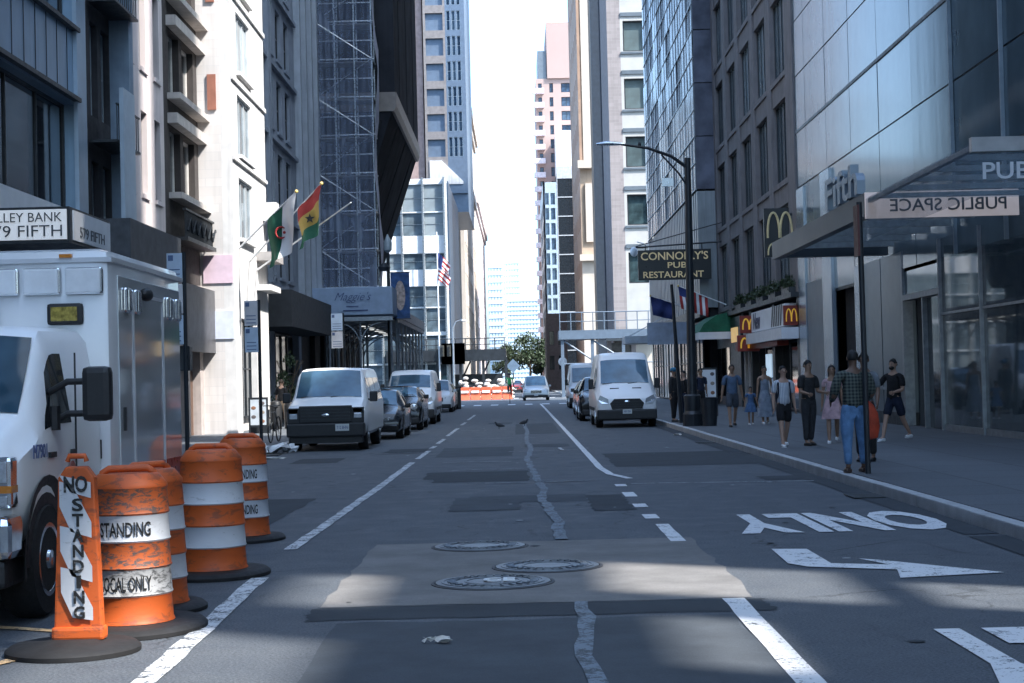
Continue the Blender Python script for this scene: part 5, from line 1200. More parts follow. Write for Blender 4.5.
    # upper garment
    if top_c:
        e_ = .022; V = [P['pel']+Vector((0, 0, -.07)), P['wai'], P['che'], P['nec']-Vector((0, 0, .012))]; E = [(0, 1), (1, 2), (2, 3)]; RR = [(.172*b_+e_*.6, .15*b_+e_*.4), (.135*b_+e_*.5, .112*b_+e_*.4), (.15*b_+e_*.6, .118*b_+e_*.4), (.088, .08)]
        if sleeve > 0:
            for n in 'RL':
                sh, el_, wr, d2 = J[n]; i = len(V); pts = [sh, sh.lerp(el_, .5)]; rr = [.066*b_, .066*b_]
                if sleeve >= .5: pts.append(sh.lerp(el_, .82)); rr.append(.066*b_)
                if sleeve >= 1: pts += [el_.lerp(wr, .3), el_.lerp(wr, .85)]; rr += [.058, .05]
                V += pts; E += [(3, i)]+[(i+q, i+q+1) for q in range(len(pts)-1)]; RR += rr
        me = skin_mesh(V, E, RR, 0, 1); a = MB(); a.mesh(me); bpy.data.meshes.remove(me)
        if openshirt: pass
        a.build(top or 'shirt', top_c, th, smooth=60)
    if bot_c:
        if bottom in ('trousers', 'shorts', 'jeans'):
            V = [P['pel']+Vector((0, 0, .13)), P['pel']-Vector((0, 0, .03))]; E = [(0, 1)]; RR = [(.14*b_, .115*b_), (.155*b_, .13*b_)]
            for n in 'RL':
                hp, kn, an = J['leg'+n]; i = len(V)
                pts = [hp-Vector((0, 0, .04)), hp.lerp(kn, .5), hp.lerp(kn, .88)]; rr = [.10*b_, .098*b_, .094*b_ if bottom == 'shorts' else .078*b_]
                if bottom != 'shorts': pts += [kn.lerp(an, .3), kn.lerp(an, .65), kn.lerp(an, .94)]; rr += [.072, .066, .066]
                V += pts; E += [(1, i)]+[(i+q, i+q+1) for q in range(len(pts)-1)]; RR += rr
            me = skin_mesh(V, E, RR, 0, 1); a = MB(); a.mesh(me); bpy.data.meshes.remove(me); a.build(bottom, bot_c, th, smooth=60)
        else:
            a = MB(); z0 = P['pel'].z+.1; z1 = P['pel'].z-skirt_l; n = 32; vs = []; rws = 7
            for j in range(rws+1):
                q = j/rws
                for m2_ in range(n):
                    an = 2*math.pi*m2_/n; rr = (.13+.13*q**.8)*b_*(1+.07*q*math.sin(an*7+j*.2)); vs.append((rr*1.1*math.cos(an), rr*.9*math.sin(an), z0+(z1-z0)*q))
            a.add(vs, [(j*n+q, j*n+(q+1) % n, (j+1)*n+(q+1) % n, (j+1)*n+q) for j in range(rws) for q in range(n)]); a.build(bottom, bot_c, th, smooth=60)
    sm = shoe or M_white
    for n in 'RL':
        an = J['leg'+n][2]; a = MB(); pts = [an+Vector((0, .045, -.045)), an+Vector((0, -.02, -.035)), an+Vector((0, -.11, -.05)), an+Vector((0, -.165, -.058))]; a.tube(pts, [.038, .045, .042, .024], 10)
        q = Vector((an.x, an.y-.06, an.z-.068)); a.ell(q, (.045, .135, .012), 14, 6); a.build('shoe', sm, th, smooth=50)
    th.scale = (k, k, k); th.location = loc; th.rotation_euler = (0, 0, face); return th, J, P, k
def striped(name, c1, c2, sc=(30, 30, 0), plaid=False):
    m, t, b = nt(name); v = coords(t); w1 = N(t, 'ShaderNodeTexWave', Scale=sc[0]/6.28, bands_direction='X'); t.links.new(v, w1.inputs['Vector'])
    f = ramp(t, w1.outputs['Fac'], .45, .6)
    if plaid:
        w2 = N(t, 'ShaderNodeTexWave', Scale=sc[0]/6.28, bands_direction='Z'); t.links.new(v, w2.inputs['Vector']); f = math_(t, 'MULTIPLY', math_(t, 'ADD', f, ramp(t, w2.outputs['Fac'], .45, .6)), .5)
    t.links.new(mix(t, f, c1, c2), b.inputs['Base Color']); b.inputs['Roughness'].default_value = .9; bump(t, b, noise(t, v, 10, 3), .9, .04); return m
def cloth(name, c, v=.3): return mat(name, c, .9, 0, v, 7, 1.0)
jean = cloth('light_blue_denim', (.13, .26, .46), .3); blk = cloth('black_cloth', (.012, .012, .014)); blk2 = cloth('charcoal_cloth', (.025, .025, .027)); nav = cloth('navy_cloth', (.012, .018, .04))
M_bs = mat('black_shoe', (.012, .012, .013), .5)
person('man walking in a white striped shirt, black shorts and a backpack', (5.38, 33.8, .15), R(8), 1.66, 1.02, ((.14, .05), (.12, .05)), (.30, -.26), SK1, top_c=striped('white_striped_cloth', (.66, .68, .70), (.30, .34, .42), (60, 0, 0)), bottom='shorts', bot_c=blk, arm_fwd=((.05, .25), (-.05, .2)))
bp = thing('backpack', 'dark backpack worn by the man in the white striped shirt', 'bag', (5.38, 33.98, 1.2)); MB().box(5.25, 5.51, 33.93, 34.1, 1.05, 1.48).build('pack', nav, bp, bev=.05)
for s in (-1, 1): MB().tube([(5.38+s*.115, 33.94, 1.5), (5.38+s*.115, 33.72, 1.46), (5.38+s*.12, 33.655, 1.3), (5.38+s*.13, 33.80, 1.12)], .016, 6).build('strap', nav, bp)
person('man in a dark open necked shirt and dark trousers looking to the side', (5.94, 34.1, .15), R(28), 1.74, 1.04, ((.12, .1), (.14, .1)), (.08, -.08), SK3, top_c=blk2, bottom='trousers', bot_c=cloth('dark_grey_trouser', (.03, .032, .036)), shoe=M_bs, arm_fwd=((.15, 1.25), (.1, 1.35)))
person('woman in a pale pink skirt walking behind the man in the checked shirt', (6.62, 35.1, .15), R(-10), 1.66, .9, ((.14, .05), (.14, .05)), (.28, -.3), SK3, hair=(.02, .012, .01), top_c=cloth('pale_pink_cloth', (.55, .36, .38)), sleeve=.3, bottom='skirt', bot_c=cloth('pale_pink_cloth', (.55, .36, .38)), longhair=True, skirt_l=.38)
person('man seen from behind in a dark checked shirt and light blue jeans', (4.98, 24.7, .15), R(180+8), 1.80, 1.22, ((.22, .35), (.22, .35)), (.03, -.03), SK2, top_c=striped('dark_plaid_cloth', (.018, .024, .026), (.11, .13, .11), (40, 0, 0), True), sleeve=1, bottom='jeans', bot_c=jean, shoe=mat('brown_shoe', (.05, .03, .025), .5), arm_fwd=((.1, 1.1), (.1, 1.1)))
person('man in a grey shirt half hidden behind the man in the checked shirt', (5.75, 27.6, .15), R(-25), 1.79, 1.0, ((.12, .05), (.15, .05)), (.05, -.05), SK2, top_c=cloth('grey_blue_cloth', (.16, .18, .2)), bottom='trousers', bot_c=blk, shoe=M_bs, arm_fwd=((.1, .3), (.2, .6)))
bg = thing('shopping_bag', 'red orange bag hanging beside the thin sign pole behind the checked shirt', 'bag', (5.35, 25.6, .7)); a = MB()
a.lathe([(.02, -.33), (.15, -.30), (.185, -.12), (.16, .08), (.10, .20), (.05, .26)], (0, 0, 0), 18); a.v = [(x*1.0+5.37, y*.55+25.6, z+.92) for x, y, z in a.v]; a.build('sack', mat('red_orange_fabric', (.42, .05, .018), .7, 0, .3, 9, .5), bg, smooth=True)
MB().tube([(5.3, 25.6, 1.12), (5.36, 25.6, 1.25), (5.43, 25.6, 1.12)], .008, 6).build('handle', M_red, bg)
person('bearded man in a black shirt and dark blue shorts stepping forward with white trainers', (8.0, 35.4, .15), R(-48), 1.78, 1.1, ((.55, .0), (.12, .25)), (.38, -.34), SK1, top_c=blk, bottom='shorts', bot_c=nav, beard=True, arm_fwd=((.35, .25), (.1, 1.3)))
person('man in a short sleeved blue shirt and grey shorts walking with a child', (6.1, 47.6, .15), R(5), 1.80, 1.12, ((.16, .0), (.16, .0)), (.28, -.26), SK3, top_c=cloth('denim_blue_cloth', (.09, .14, .22)), bottom='shorts', bot_c=cloth('grey_shorts_cloth', (.07, .08, .1)), shoe=M_bs, hair=(.03, .02, .015))
person('small child in a blue dress walking beside the man in the blue shirt', (6.85, 49.2, .15), R(5), 1.12, 1.05, ((.2, 0), (.3, 0)), (.12, -.12), SK3, top_c=cloth('mid_blue_cloth', (.08, .15, .28)), sleeve=.3, bottom='dress', bot_c=cloth('mid_blue_cloth', (.08, .15, .28)), skirt_l=.35)
person('woman in a long sleeveless pale grey dress', (7.35, 49.7, .15), R(5), 1.72, .95, ((.14, .05), (.16, .05)), (.14, -.1), SK3, top_c=cloth('pale_grey_dress', (.24, .28, .34)), sleeve=0, bottom='dress', bot_c=cloth('pale_grey_dress', (.24, .28, .34)), skirt_l=.72, longhair=True)
person('person in dark clothes standing right of the lamp post', (6.55, 60, .15), R(20), 1.74, 1.05, ((.12, .05), (.12, .05)), (.05, -.05), SK3, top_c=nav, bottom='trousers', bot_c=blk, shoe=M_bs)
person('person in a blue cap and dark clothes standing left of the lamp post', (5.05, 54.4, .15), R(60), 1.76, 1.15, ((.12, .05), (.12, .05)), (.05, -.05), SK3, top_c=blk2, sleeve=1, bottom='trousers', bot_c=blk, shoe=M_bs, hat=mat('blue_cap', (.03, .16, .28), .8))
person('person in black leaning by the thin flag pole near the lamp post', (5.6, 56.5, .15), R(-60), 1.66, 1.0, ((.12, .1), (.12, .1)), (.06, -.06), SK1, top_c=blk, sleeve=1, bottom='trousers', bot_c=nav, shoe=M_white)
person('person with a dark top standing on the sunlit pavement by the white building', (-8.75, 60.5, .15), R(160), 1.72, 1.0, ((.12, .05), (.12, .05)), (.12, -.12), SK1, top_c=blk, bottom='shorts', bot_c=cloth('tan_cloth', (.3, .22, .15)), hair=(.04, .025, .015))
random.seed(21)
pl_ = [(6.4, 104, 'pale shirt among far walkers, nearest the small white canopy', (.5, .5, .5)), (7.2, 108, 'dark shirt among far walkers, under the white canopy', (.05, .05, .06)), (8.2, 111, 'red shirt among far walkers at the shop windows', (.4, .06, .05)), (5.7, 110, 'blue shirt among far walkers, nearest the kerb', (.06, .12, .25))]
for x, y, l, c in pl_: person('walker in a '+l, (x, y, .15), random.uniform(-.5, .5), 1.7, 1.0, ((.12, .05), (.12, .05)), (.15, -.15), SK3, top_c=cloth('walk_%d' % int(y), c), bottom='trousers', bot_c=blk2, shoe=M_bs, grp='walkers far up the right pavement')
# cyclist in a green vest
cy = person('cyclist in a bright green vest riding through the crossing', (-.75, 117, .5), 0, 1.72, 1.0, ((.15, .1), (.15, .1)), (.9, .5), SK3, top_c=mat('hi_vis_green', (.10, .5, .15), .8), bottom='trousers', bot_c=blk, shoe=M_bs, arm_fwd=((.6, .6), (.6, .6)), hat=M_dark)
def bike(name, lab, loc, rz, grp=None):
    r = thing(name, lab, 'bicycle', (0, 0, 0), grp)
    for y in (0, 1.05):
        a = MB(); n = 24; a.tube([(0, y+.33*math.cos(2*math.pi*k/n), .34+.33*math.sin(2*math.pi*k/n)) for k in range(n+1)], .018, 6, False); w_ = a.build('wheel', M_tyre, r, smooth=True); a = MB()
        for k in range(9): a.tube([(0, y, .34), (0, y+.32*math.cos(2*math.pi*k/9), .34+.32*math.sin(2*math.pi*k/9))], .004, 4)
        a.build('spokes', M_steel, w_)
    a = MB()
    for p, q in (((0, 0, .34), (0, .12, .9)), ((0, .1, .8), (0, .65, .8)), ((0, .1, .75), (0, .5, .3)), ((0, .5, .3), (0, .7, .9)), ((0, .5, .3), (0, 1.05, .34)), ((0, 1.05, .34), (0, .66, .8))): a.tube([p, q], .018, 6)
    a.build('frame', M_dark, r); MB().tube([(-.28, .05, 1.0), (-.2, .1, .98), (.2, .1, .98), (.28, .05, 1.0)], .014, 6).build('handlebar', M_dark, r); MB().ell((0, .72, .93), (.07, .13, .03), 10, 6).build('saddle', M_black, r)
    r.location = loc; r.rotation_euler = (0, 0, rz)
bike('bicycle', 'dark bicycle standing end on at the left kerb beside the signs', (-6.62, 43.6, .15), R(-3)); bike('bicycle', 'bicycle ridden by the cyclist in the bright green vest', (-.75, 116.5, .0), 0)
def bird(lab, loc, rz):
    r = thing('pigeon', lab, 'bird', (0, 0, 0), 'pigeons on the road'); a = MB(); a.tube([(0, .2, .1), (0, .1, .12), (0, 0, .14), (0, -.08, .17), (0, -.1, .22), (0, -.13, .235), (0, -.155, .23)], [.012, .05, .07, .05, .03, .028, .006], 10)
    for s in (-1, 1): a.tube([(s*.02, 0, .09), (s*.025, 0, .0)], .006, 5)
    a.build('body', mat('pigeon_grey', (.04, .045, .055), .7), r, smooth=True); r.location = loc; r.rotation_euler = (0, 0, rz)
bird('upright pigeon standing on the crack line in the middle of the road', (.12, 59, .0), 1.2); bird('pigeon pecking left of the crack line in the road', (-.75, 56, .0), -1.4)
# ------------------------------------------------------------------ street furniture, barrels, signs
def scuffed(name, base, grime, amt, sc=7, stretch=(1, 1, 2.5)):
    m, t, b = nt(name); v = coords(t); n1 = noise(t, v, sc, 6, .7, .6, sc=stretch); n2 = noise(t, v, 2.0, 3)
    k = mix(t, ramp(t, n1, amt, amt+.08), base, grime); k = mix(t, ramp(t, n2, .35, .7, 0, .35), k, tuple(x*.55 for x in base))
    t.links.new(k, b.inputs['Base Color']); b.inputs['Roughness'].default_value = .55; bump(t, b, n1, .2, .01); return m
O1 = scuffed('orange_plastic', (.62, .115, .02), (.30, .075, .03), .53); O2 = scuffed('scraped_orange', (.52, .11, .025), (.08, .07, .065), .48, 16, (1, 1, 2.2)); W1 = scuffed('reflective_white', (.62, .64, .67), (.36, .37, .38), .60, 9); W2 = scuffed('scuffed_reflective_white', (.46, .46, .46), (.09, .09, .09), .50, 9)
M_ink = scuffed('worn_black_lettering', (.014, .014, .014), (.22, .21, .2), .56, 14)
def barrel(lab, x, y, h=1.12, r=.285, tilt=0, scuff=(0, 0, 0, 0, 0), txt=None, base_r=.46, rz=0):
    t_ = thing('traffic_barrel', lab, 'traffic barrel', (x, y, 0), 'striped traffic barrels in the left lane')
    a = MB(); a.lathe([(base_r, .004), (base_r, .03), (base_r-.03, .055), (base_r-.10, .06), (r+.02, .062)], (x, y, 0), 40); a.v = [(q[0], y+(q[1]-y)*1.15, q[2]) for q in a.v]; a.build('rubber_base', M_black, t_, smooth=40)
    z0 = .065; seg = (h-z0-.12)/5; rr = r
    for i in range(5):
        r0 = rr-.005*i; r1 = r0-.005; za, zb = z0+seg*i, z0+seg*(i+1)
        col = [O1, W1, O1, W1, O1][i] if not scuff[i] else [O2, W2, O2, W2, O2][i]
        a = MB(); pr = [(r0+(.016 if i == 0 else .004), za), (r0+.012, za+.012), (r0+.006, za+.02), (r1+.0, zb-.012), (r1+.006, zb)]; n = 48
        a.lathe(pr, (x, y, 0), n); o = a.build('orange_band' if i % 2 == 0 else 'white_band', col, t_, smooth=40)
    r5 = rr-.025; a = MB(); a.lathe([(r5+.006, h-.12), (r5+.004, h-.10), (r5-.05, h-.03), (r5-.06, h-.025), (.02, h-.028)], (x, y, 0), 40)
    M = Matrix.Translation((x, y, 0)) @ Matrix.Rotation(rz, 4, 'Z'); b_ = MB(); b_.tube([(-.19, 0, h-.08), (-.17, 0, h-.02), (-.13, 0, h+.005), (.13, 0, h+.005), (.17, 0, h-.02), (.19, 0, h-.08)], .026, 8); b_.xf(M); a.build('lid', O1, t_, smooth=40); b_.build('handle', O1, t_, smooth=50)
    if txt:
        for s_, i in txt:
            zc = z0+seg*(i+.5); me = text_mesh(s_, 1, .0, .36, .10, .02); R_ = rr-.005*(i+.5)+.012
            for v in me.vertices: an = v.co.x/R_+.12; v.co = Vector((x+math.sin(an)*R_, y-math.cos(an)*R_, zc+v.co.y))
            bb = MB(); bb.mesh(me); bpy.data.meshes.remove(me); bb.build('lettering', M_ink, t_)
    return t_
barrel('nearest striped traffic barrel, scuffed, lettered STANDING on its upper white band', -2.72, 11.4, 1.10, .285, scuff=(0, 1, 1, 0, 1), txt=[('STANDING', 3), ('LOCAL ONLY', 1)], base_r=.52, rz=.2)
barrel('striped traffic barrel mostly hidden behind the nearest one', -2.80, 12.35, 1.08, .275, base_r=.42, rz=.8)
barrel('clean striped traffic barrel standing right of the others with plain white bands', -2.74, 14.55, 1.13, .29, base_r=.50)
barrel('farthest striped traffic barrel with black lettering wrapping its white bands', -3.02, 17.8, 1.12, .28, txt=[('NO STANDING', 3), ('NO STANDING', 1)], base_r=.45)
# NO STANDING panel
p = thing('no_standing_panel', 'slim orange upright panel lettered NO STANDING on a round black rubber base', 'traffic panel', (-2.86, 10.45, 0))
a = MB(); a.lathe([(.42, .003), (.42, .03), (.39, .055), (.2, .07), (.15, .085)], (-2.86, 10.45, 0), 40); a.build('rubber_base', M_black, p, smooth=40)
x, y = -2.83, 10.5; a = MB(); a.prism([(x-.155, y-.05, .085), (x+.155, y-.05, .085), (x+.115, y-.035, 1.10), (x+.065, y-.035, 1.17), (x-.065, y-.035, 1.17), (x-.115, y-.035, 1.10)], (0, .085, 0)); a.build('panel', O1, p, bev=.012)
a = MB(); a.box(x-.165, x+.165, y-.075, y+.06, .075, .16); a.build('foot', O1, p, bev=.02)
a = MB(); a.tube([(x-.06, y, 1.2), (x-.05, y, 1.235), (x+.05, y, 1.235), (x+.06, y, 1.2)], .018, 8); a.build('handle', O1, p, smooth=50)
a = MB()
for z0_, in ((.24,), (.50,), (.78,), (1.03,)):
    zt = min(z0_+.30, 1.12); a.poly([(x-.10, y-.062, min(z0_+.14, 1.12)), (x-.03, y-.062, z0_-.02), (x+.10, y-.062, z0_-.06 if z0_ > .3 else .2), (x+.10, y-.062, z0_+.04), (x-.02, y-.062, zt-.02), (x-.10, y-.062, zt)])
a.build('reflective_stripes', W1, p)
text('lettering', 'NO', M_ink, p, (x+.005, y-.068, 1.06), '-Y', .15, .105, ext=.002, bold=.03)
for i, ch in enumerate('STANDING'): text('lettering', ch, M_ink, p, (x+.015, y-.068, .93-i*.097), '-Y', .03 if ch == 'I' else .07, .082, ext=.002, bold=.03)

# thin sign pole on the right
s = thing('sign_pole', 'thin dark sign pole standing right beside the man in the checked shirt', 'sign pole', (5.08, 24.3, .15)); MB().tube([(5.08, 24.3, .15), (5.06, 24.3, 4.15)], .042, 10).build('pole', M_dark, s, smooth=True)
MB().box(5.0, 5.03, 24.15, 24.45, 3.35, 4.1).build('sign_plate', mat('dull_sign_red', (.12, .03, .025), .5), s)
# cobra lamp post
s = thing('street_lamp', 'tall dark street lamp with a long arm reaching over the road', 'street lamp', (5.15, 49.5, .15)); a = MB(); a.lathe([(.30, .15), (.30, .5), (.24, .6), (.26, 1.05), (.2, 1.1)], (5.15, 49.5, 0), 12); a.build('base', M_dark, s, smooth=30)
MB().tube([(5.15, 49.5, .9), (5.17, 49.5, 5), (5.2, 49.5, 8.2)], [.145, .115, .09], 12).build('pole', M_dark, s, smooth=True)
MB().tube([(5.2, 49.5, 7.9), (4.7, 49.4, 8.25), (4.0, 49.3, 8.5), (3.2, 49.2, 8.62)], [.06, .05, .045, .04], 8).build('arm', M_dark, s, smooth=True)
MB().tube([(5.2, 49.5, 7.3), (4.9, 49.4, 7.75), (4.4, 49.35, 8.3)], .03, 8).build('brace', M_dark, s, smooth=True)
a = MB(); a.tube([(3.3, 49.2, 8.61), (3.1, 49.2, 8.64), (2.75, 49.2, 8.66), (2.45, 49.2, 8.64)], [.05, .10, .13, .06], 10); a.v = [(x_, y_, 8.64+(z_-8.64)*.55) for x_, y_, z_ in a.v]; a.build('lamp_head', M_alu, s, smooth=True)
MB().lathe([(.05, 8.5), (.05, 8.6), (.03, 8.66)], (3.75, 49.28, 0.02), 8).build('photocell', M_dark, s); MB().box(4.4, 4.75, 49.4, 49.5, 7.35, 7.6).build('notice_plate', M_alu, s)
s = thing('flag_pole_post', 'thinner dark leaning post just left of the tall street lamp', 'post', (5.1, 53, .15)); MB().tube([(5.15, 53, .15), (4.95, 53, 4.6)], [.07, .05], 8).build('post', M_dark, s, smooth=True)
s = thing('litter_bin', 'dark wire litter bin at the foot of the street lamp', 'bin', (5.45, 49.0, .15)); a = MB(); a.lathe([(.2, .15), (.27, .95), (.29, .98), (.25, .98), (.19, .2)], (5.6, 49.0, 0), 16); a.build('basket', M_dark, s)
# poster board on the right pavement
def aboard(lab, x, y, w_, h_, mt, g=None, z=.35):
    s = thing('poster_board', lab, 'sign', (x, y, .15), g); a = MB(); a.box(x-w_/2, x+w_/2, y, y+.05, z, z+h_); a.box(x-w_/2, x-w_/2+.05, y, y+.05, .15, z); a.box(x+w_/2-.05, x+w_/2, y, y+.05, .15, z); a.box(x-w_/2, x+w_/2, y+.3, y+.34, .15, .9); a.build('frame', M_dark, s)
    MB().box(x-w_/2+.06, x+w_/2-.06, y-.012, y-.001, z+.07, z+h_-.07).build('poster', mt, s)
    for k in range(5): MB().ell((x+(-.15 if k % 2 else .13)*w_*1.6, y-.014, z+h_*(.2+.15*k)), (.09*w_*1.4, .006, .06*h_), 12, 5).build('picture', mat('food_picture_%d' % (k % 3), [(.25, .12, .07), (.12, .1, .1), (.3, .25, .2)][k % 3], .6), s)
aboard('white menu poster board on the right pavement behind the lamp post', 6.95, 60.8, .62, 1.15, M_white, None, .78); aboard('framed menu board on the left pavement against the brown building', -8.35, 52.5, .62, .95, mat('pale_poster', (.5, .55, .6), .6))
# parking regulation signs on the left
M_sg = mat('pale_blue_sign', (.50, .60, .72), .5, 0, .08, 6); M_sgw = mat('white_red_sign', (.65, .62, .62), .5)
def regsign(lab, x, y, ztop, zs_, zl, wd=.32, tall=0):
    s = thing('parking_sign', lab, 'sign', (x, y, .15), 'parking regulation signs on the left pavement'); MB().tube([(x, y, .15), (x, y, ztop)], .045, 8).build('pole', M_dark, s, smooth=True)
    n = max(1, round((ztop-zl)/.7)); hh = (ztop-zl)/n
    for k in range(n):
        z = zl+k*hh; q = MB().box(x-wd-.03, x-.02, y-.06, y-.045, z+.02, z+hh-.02).build('sign_plate', M_sg if (k+zs_) % 2 else M_sgw, s, bev=.004)
        a = MB(); a.box(x-wd+.0, x-wd+.1, y-.066, y-.06, z+hh-.17, z+hh-.06)
        for j in range(3): a.box(x-wd+.02, x-.07, y-.066, y-.06, z+.08+j*.09, z+.10+j*.09)
        a.build('printing', mat('sign_print', (.08, .13, .25), .5), q)
    return s
regsign('tallest blue and white parking sign, just right of the ambulance', -6.62, 32.7, 4.35, 1, 2.5, .30); regsign('blue and white parking sign above the bicycle', -6.6, 41.9, 3.85, 1, 2.5, .33); regsign('pinkish white parking sign in front of the pale restaurant canopy', -6.65, 62.5, 4.35, 0, 3.0, .42)
s = thing('junction_box', 'dark tall cabinet under the tallest parking sign', 'cabinet', (-6.8, 33, .15)); MB().box(-6.95, -6.6, 33.0, 33.3, 2.0, 2.5).build('cabinet', M_dark, s, bev=.02)
# bins, planter, shrub
for i, (x, y, l) in enumerate(((-8.5, 57.3, 'black rubbish sack pair by the white wall, left one'), (-8.05, 57.6, 'black bin by the white wall, right one'))):
    s = thing('rubbish_bin', l, 'bin', (x, y, .15)); MB().lathe([(.20, .15), (.22, .95), (.16, 1.1), (.05, 1.14)], (x, y, 0), 14).build('bin', M_plastic, s, smooth=True)
s = thing('shrub', 'tall sparse shrub in a pot against the sunlit white building', 'plant', (-8.7, 62.5, .15)); MB().lathe([(.2, .15), (.28, .6)], (-8.7, 62.5, 0), 14).build('pot', M_dark, s); a = MB()
for k in range(7): a.tube([(-8.7, 62.5, .6), (-8.7+random.uniform(-.3, .3), 62.5+random.uniform(-.3, .3), 1.4), (-8.7+random.uniform(-.5, .5), 62.5+random.uniform(-.4, .4), 2.6)], .015, 5)
a.build('stems', mat('bark', (.08, .06, .04), .9), s); a = MB(); random.seed(4)
for k in range(9): leaves(a, (-8.7+random.uniform(-.45, .45), 62.5+random.uniform(-.4, .4), random.uniform(1.2, 3.0)), (.25, .25, .3), 55, .07)
a.build('foliage', M_leaf, s)
s = thing('bench_bin', 'black square bin at the left kerb beside the crossing', 'bin', (-3.9, 100, 0)); MB().box(-4.3, -3.6, 99.6, 100.3, 0.0, 1.25).build('bin', M_dark, s, bev=.04); MB().box(-4.35, -3.55, 99.55, 100.35, 1.25, 1.35).build('lid', M_plastic, s)
# flags on slanted poles at the left
d = Vector((.68, -.10, .58))
def wallflag(lab, root, tip, w_, h_, mats, kind, seed):
    rt, tp = Vector(root), Vector(tip); return flag('wall_flag', lab, rt, tp-rt, w_, h_, mats, 'flags over the left pavement', (tp-rt).length, .5, kind, seed)
s, o, vs, nn = wallflag('green and white flag with a red crescent on a slanted white pole', (-9.1, 54, 6.2), (-7.0, 52.6, 7.85), 1.75, 1.5, [FW, FG], 'v2', 2)
c_ = Vector(vs[(6)*(nn[1]+1)+5]); a = MB(); pts = [c_+Vector((-.02+.18*math.cos(t_), -.06, .18*math.sin(t_))) for t_ in [R(50+k*26) for k in range(11)]]; a.tube(pts, [.01]+[.035]*9+[.01], 6); a.ell(c_+Vector((.08, -.07, 0)), (.05, .01, .05), 8, 5); a.build('emblem', FR, s)
s, o, vs, nn = wallflag('red yellow and green flag with a black star', (-9.1, 56, 5.9), (-6.3, 53.5, 8.2), 1.5, 1.4, [FR, FY, FG], 'v3' if 0 else 'h3', 8)
c_ = Vector(vs[(6)*(nn[1]+1)+5]); a = MB(); st_ = [c_+Vector(((.17 if k % 2 == 0 else .07)*math.sin(k*math.pi/5), -.09, (.17 if k % 2 == 0 else .07)*math.cos(k*math.pi/5))) for k in range(10)]; a.prism(st_, (0, .02, 0)); a.build('star', M_ink, s)
s = thing('flag_pole', 'bare white slanted pole crossing behind the green and white flag', 'flag pole', (-9.1, 57, 6.2)); MB().tube([(-9.1, 57.5, 5.7), (-5.3, 53, 7.5)], [.035, .02], 8).build('pole', M_white, s)
# restaurant canopy over the pavement on the left with shed behind
s = thing('restaurant_canopy', 'pale blue restaurant canopy with script lettering over the left pavement', 'canopy', (-8.2, 80, 4.9)); MB().box(-10.3, -6.1, 80, 83.8, 5.0, 6.35).build('canopy_box', mat('pale_blue_canvas', (.34, .43, .56), .7, 0, .12, 2), s, bev=.03)
M_sc = mat('script_ink', (.06, .09, .2), .6); o = text('lettering', 'Maggie\'s', M_sc, s, (-8.0, 79.97, 5.85), '-Y', 1.7, .52, ext=.004, bold=-.012)
for v_ in o.data.vertices: v_.co.x += .45*(v_.co.z-.95)
MB().box(-8.35, -7.75, 79.975, 79.99, 5.40, 5.44).build('underline', M_sc, s); MB().box(-8.5, -7.3, 79.975, 79.99, 5.19, 5.25).build('underline', M_sc, s)
a = MB(); a.box(-10.3, -6.1, 79.9, 80.05, 4.7, 4.9); a.box(-10.3, -6.1, 83.6, 83.8, 4.7, 4.9)
a.build('beams', M_steel, s)
for x in (-9.2, -7.7, -6.2):
    for y in (80.1, 83.6): MB().tube([(x, y, .15), (x, y, 4.9)], .06, 8).build('post', M_steel, s, smooth=True)
def half_arch(x0, x1, z0, z1, y, n=10): return [(x0+(x1-x0)*(1-math.cos(math.pi/2*k/n)), y, z0+(z1-z0)*math.sin(math.pi/2*k/n)) for k in range(n+1)]
for y, x1 in ((80.1, -6.7), (80.1, -8.7), (83.6, -6.7), (83.6, -8.7)): MB().tube(half_arch(-7.7, x1, 3.4, 4.6, y), .04, 6).build('arched_brace', M_steel, s, smooth=True)
s = thing('sidewalk_shed', 'long sidewalk shed with arched steel braces running back under the scaffold', 'sidewalk shed', (-8.2, 95, 0)); a = MB(); a.box(-10.15, -6.1, 84, 106, 4.75, 4.98); a.box(-6.12, -6.05, 84, 106, 4.99, 5.5); a.build('deck', mat('shed_deck', (.16, .18, .22), .6), s)
for k in range(8):
    y = 85.5+k*2.9
    for x in (-10.0, -6.25): MB().tube([(x, y, .15), (x, y, 4.75)], .06, 8).build('post', M_steel, s, smooth=True)
    a = MB(); a.tube(half_arch(-6.25, -8.1, 3.2, 4.7, y), .045, 6); a.tube(half_arch(-10.0, -8.1, 3.2, 4.7, y), .045, 6); a.build('arch_brace', M_steel, s, smooth=True)
for k in range(7): MB().box(-8.4, -7.8, 86.5+k*2.9, 87.6+k*2.9, 4.68, 4.74).build('light_strip', emis('shed_light', (.9, .92, .9), 1.2), s)
# lamp post with banner at the left
s = thing('banner_lamp_post', 'dark ornamental lamp post carrying a blue banner at the left kerb', 'street lamp', (-6.5, 86, .15)); MB().tube([(-6.5, 83, .15), (-6.5, 83, 8.2)], [.13, .08], 10).build('pole', M_dark, s, smooth=True)
MB().lathe([(.05, 8.2), (.2, 8.35), (.22, 8.75), (.12, 8.95), (.03, 9.15)], (-6.5, 83, 0), 12).build('lantern', mat('lantern_glass', (.35, .4, .42), .2), s, smooth=True); a = MB(); a.lathe([(.25, 7.3), (.32, 7.5), (.1, 7.7)], (-6.7, 83, 0), 10); a.build('bracket', M_dark, s)
MB().box(-6.4, -5.45, 83, 83.03, 4.9, 7.2).build('banner', mat('blue_banner', (.04, .10, .24), .7, 0, .5, 3), s); MB().ell((-5.93, 82.99, 6.05), (.26, .01, .75), 16, 10).build('banner_picture', mat('banner_figure', (.5, .38, .32), .7, 0, .5, 6), s)
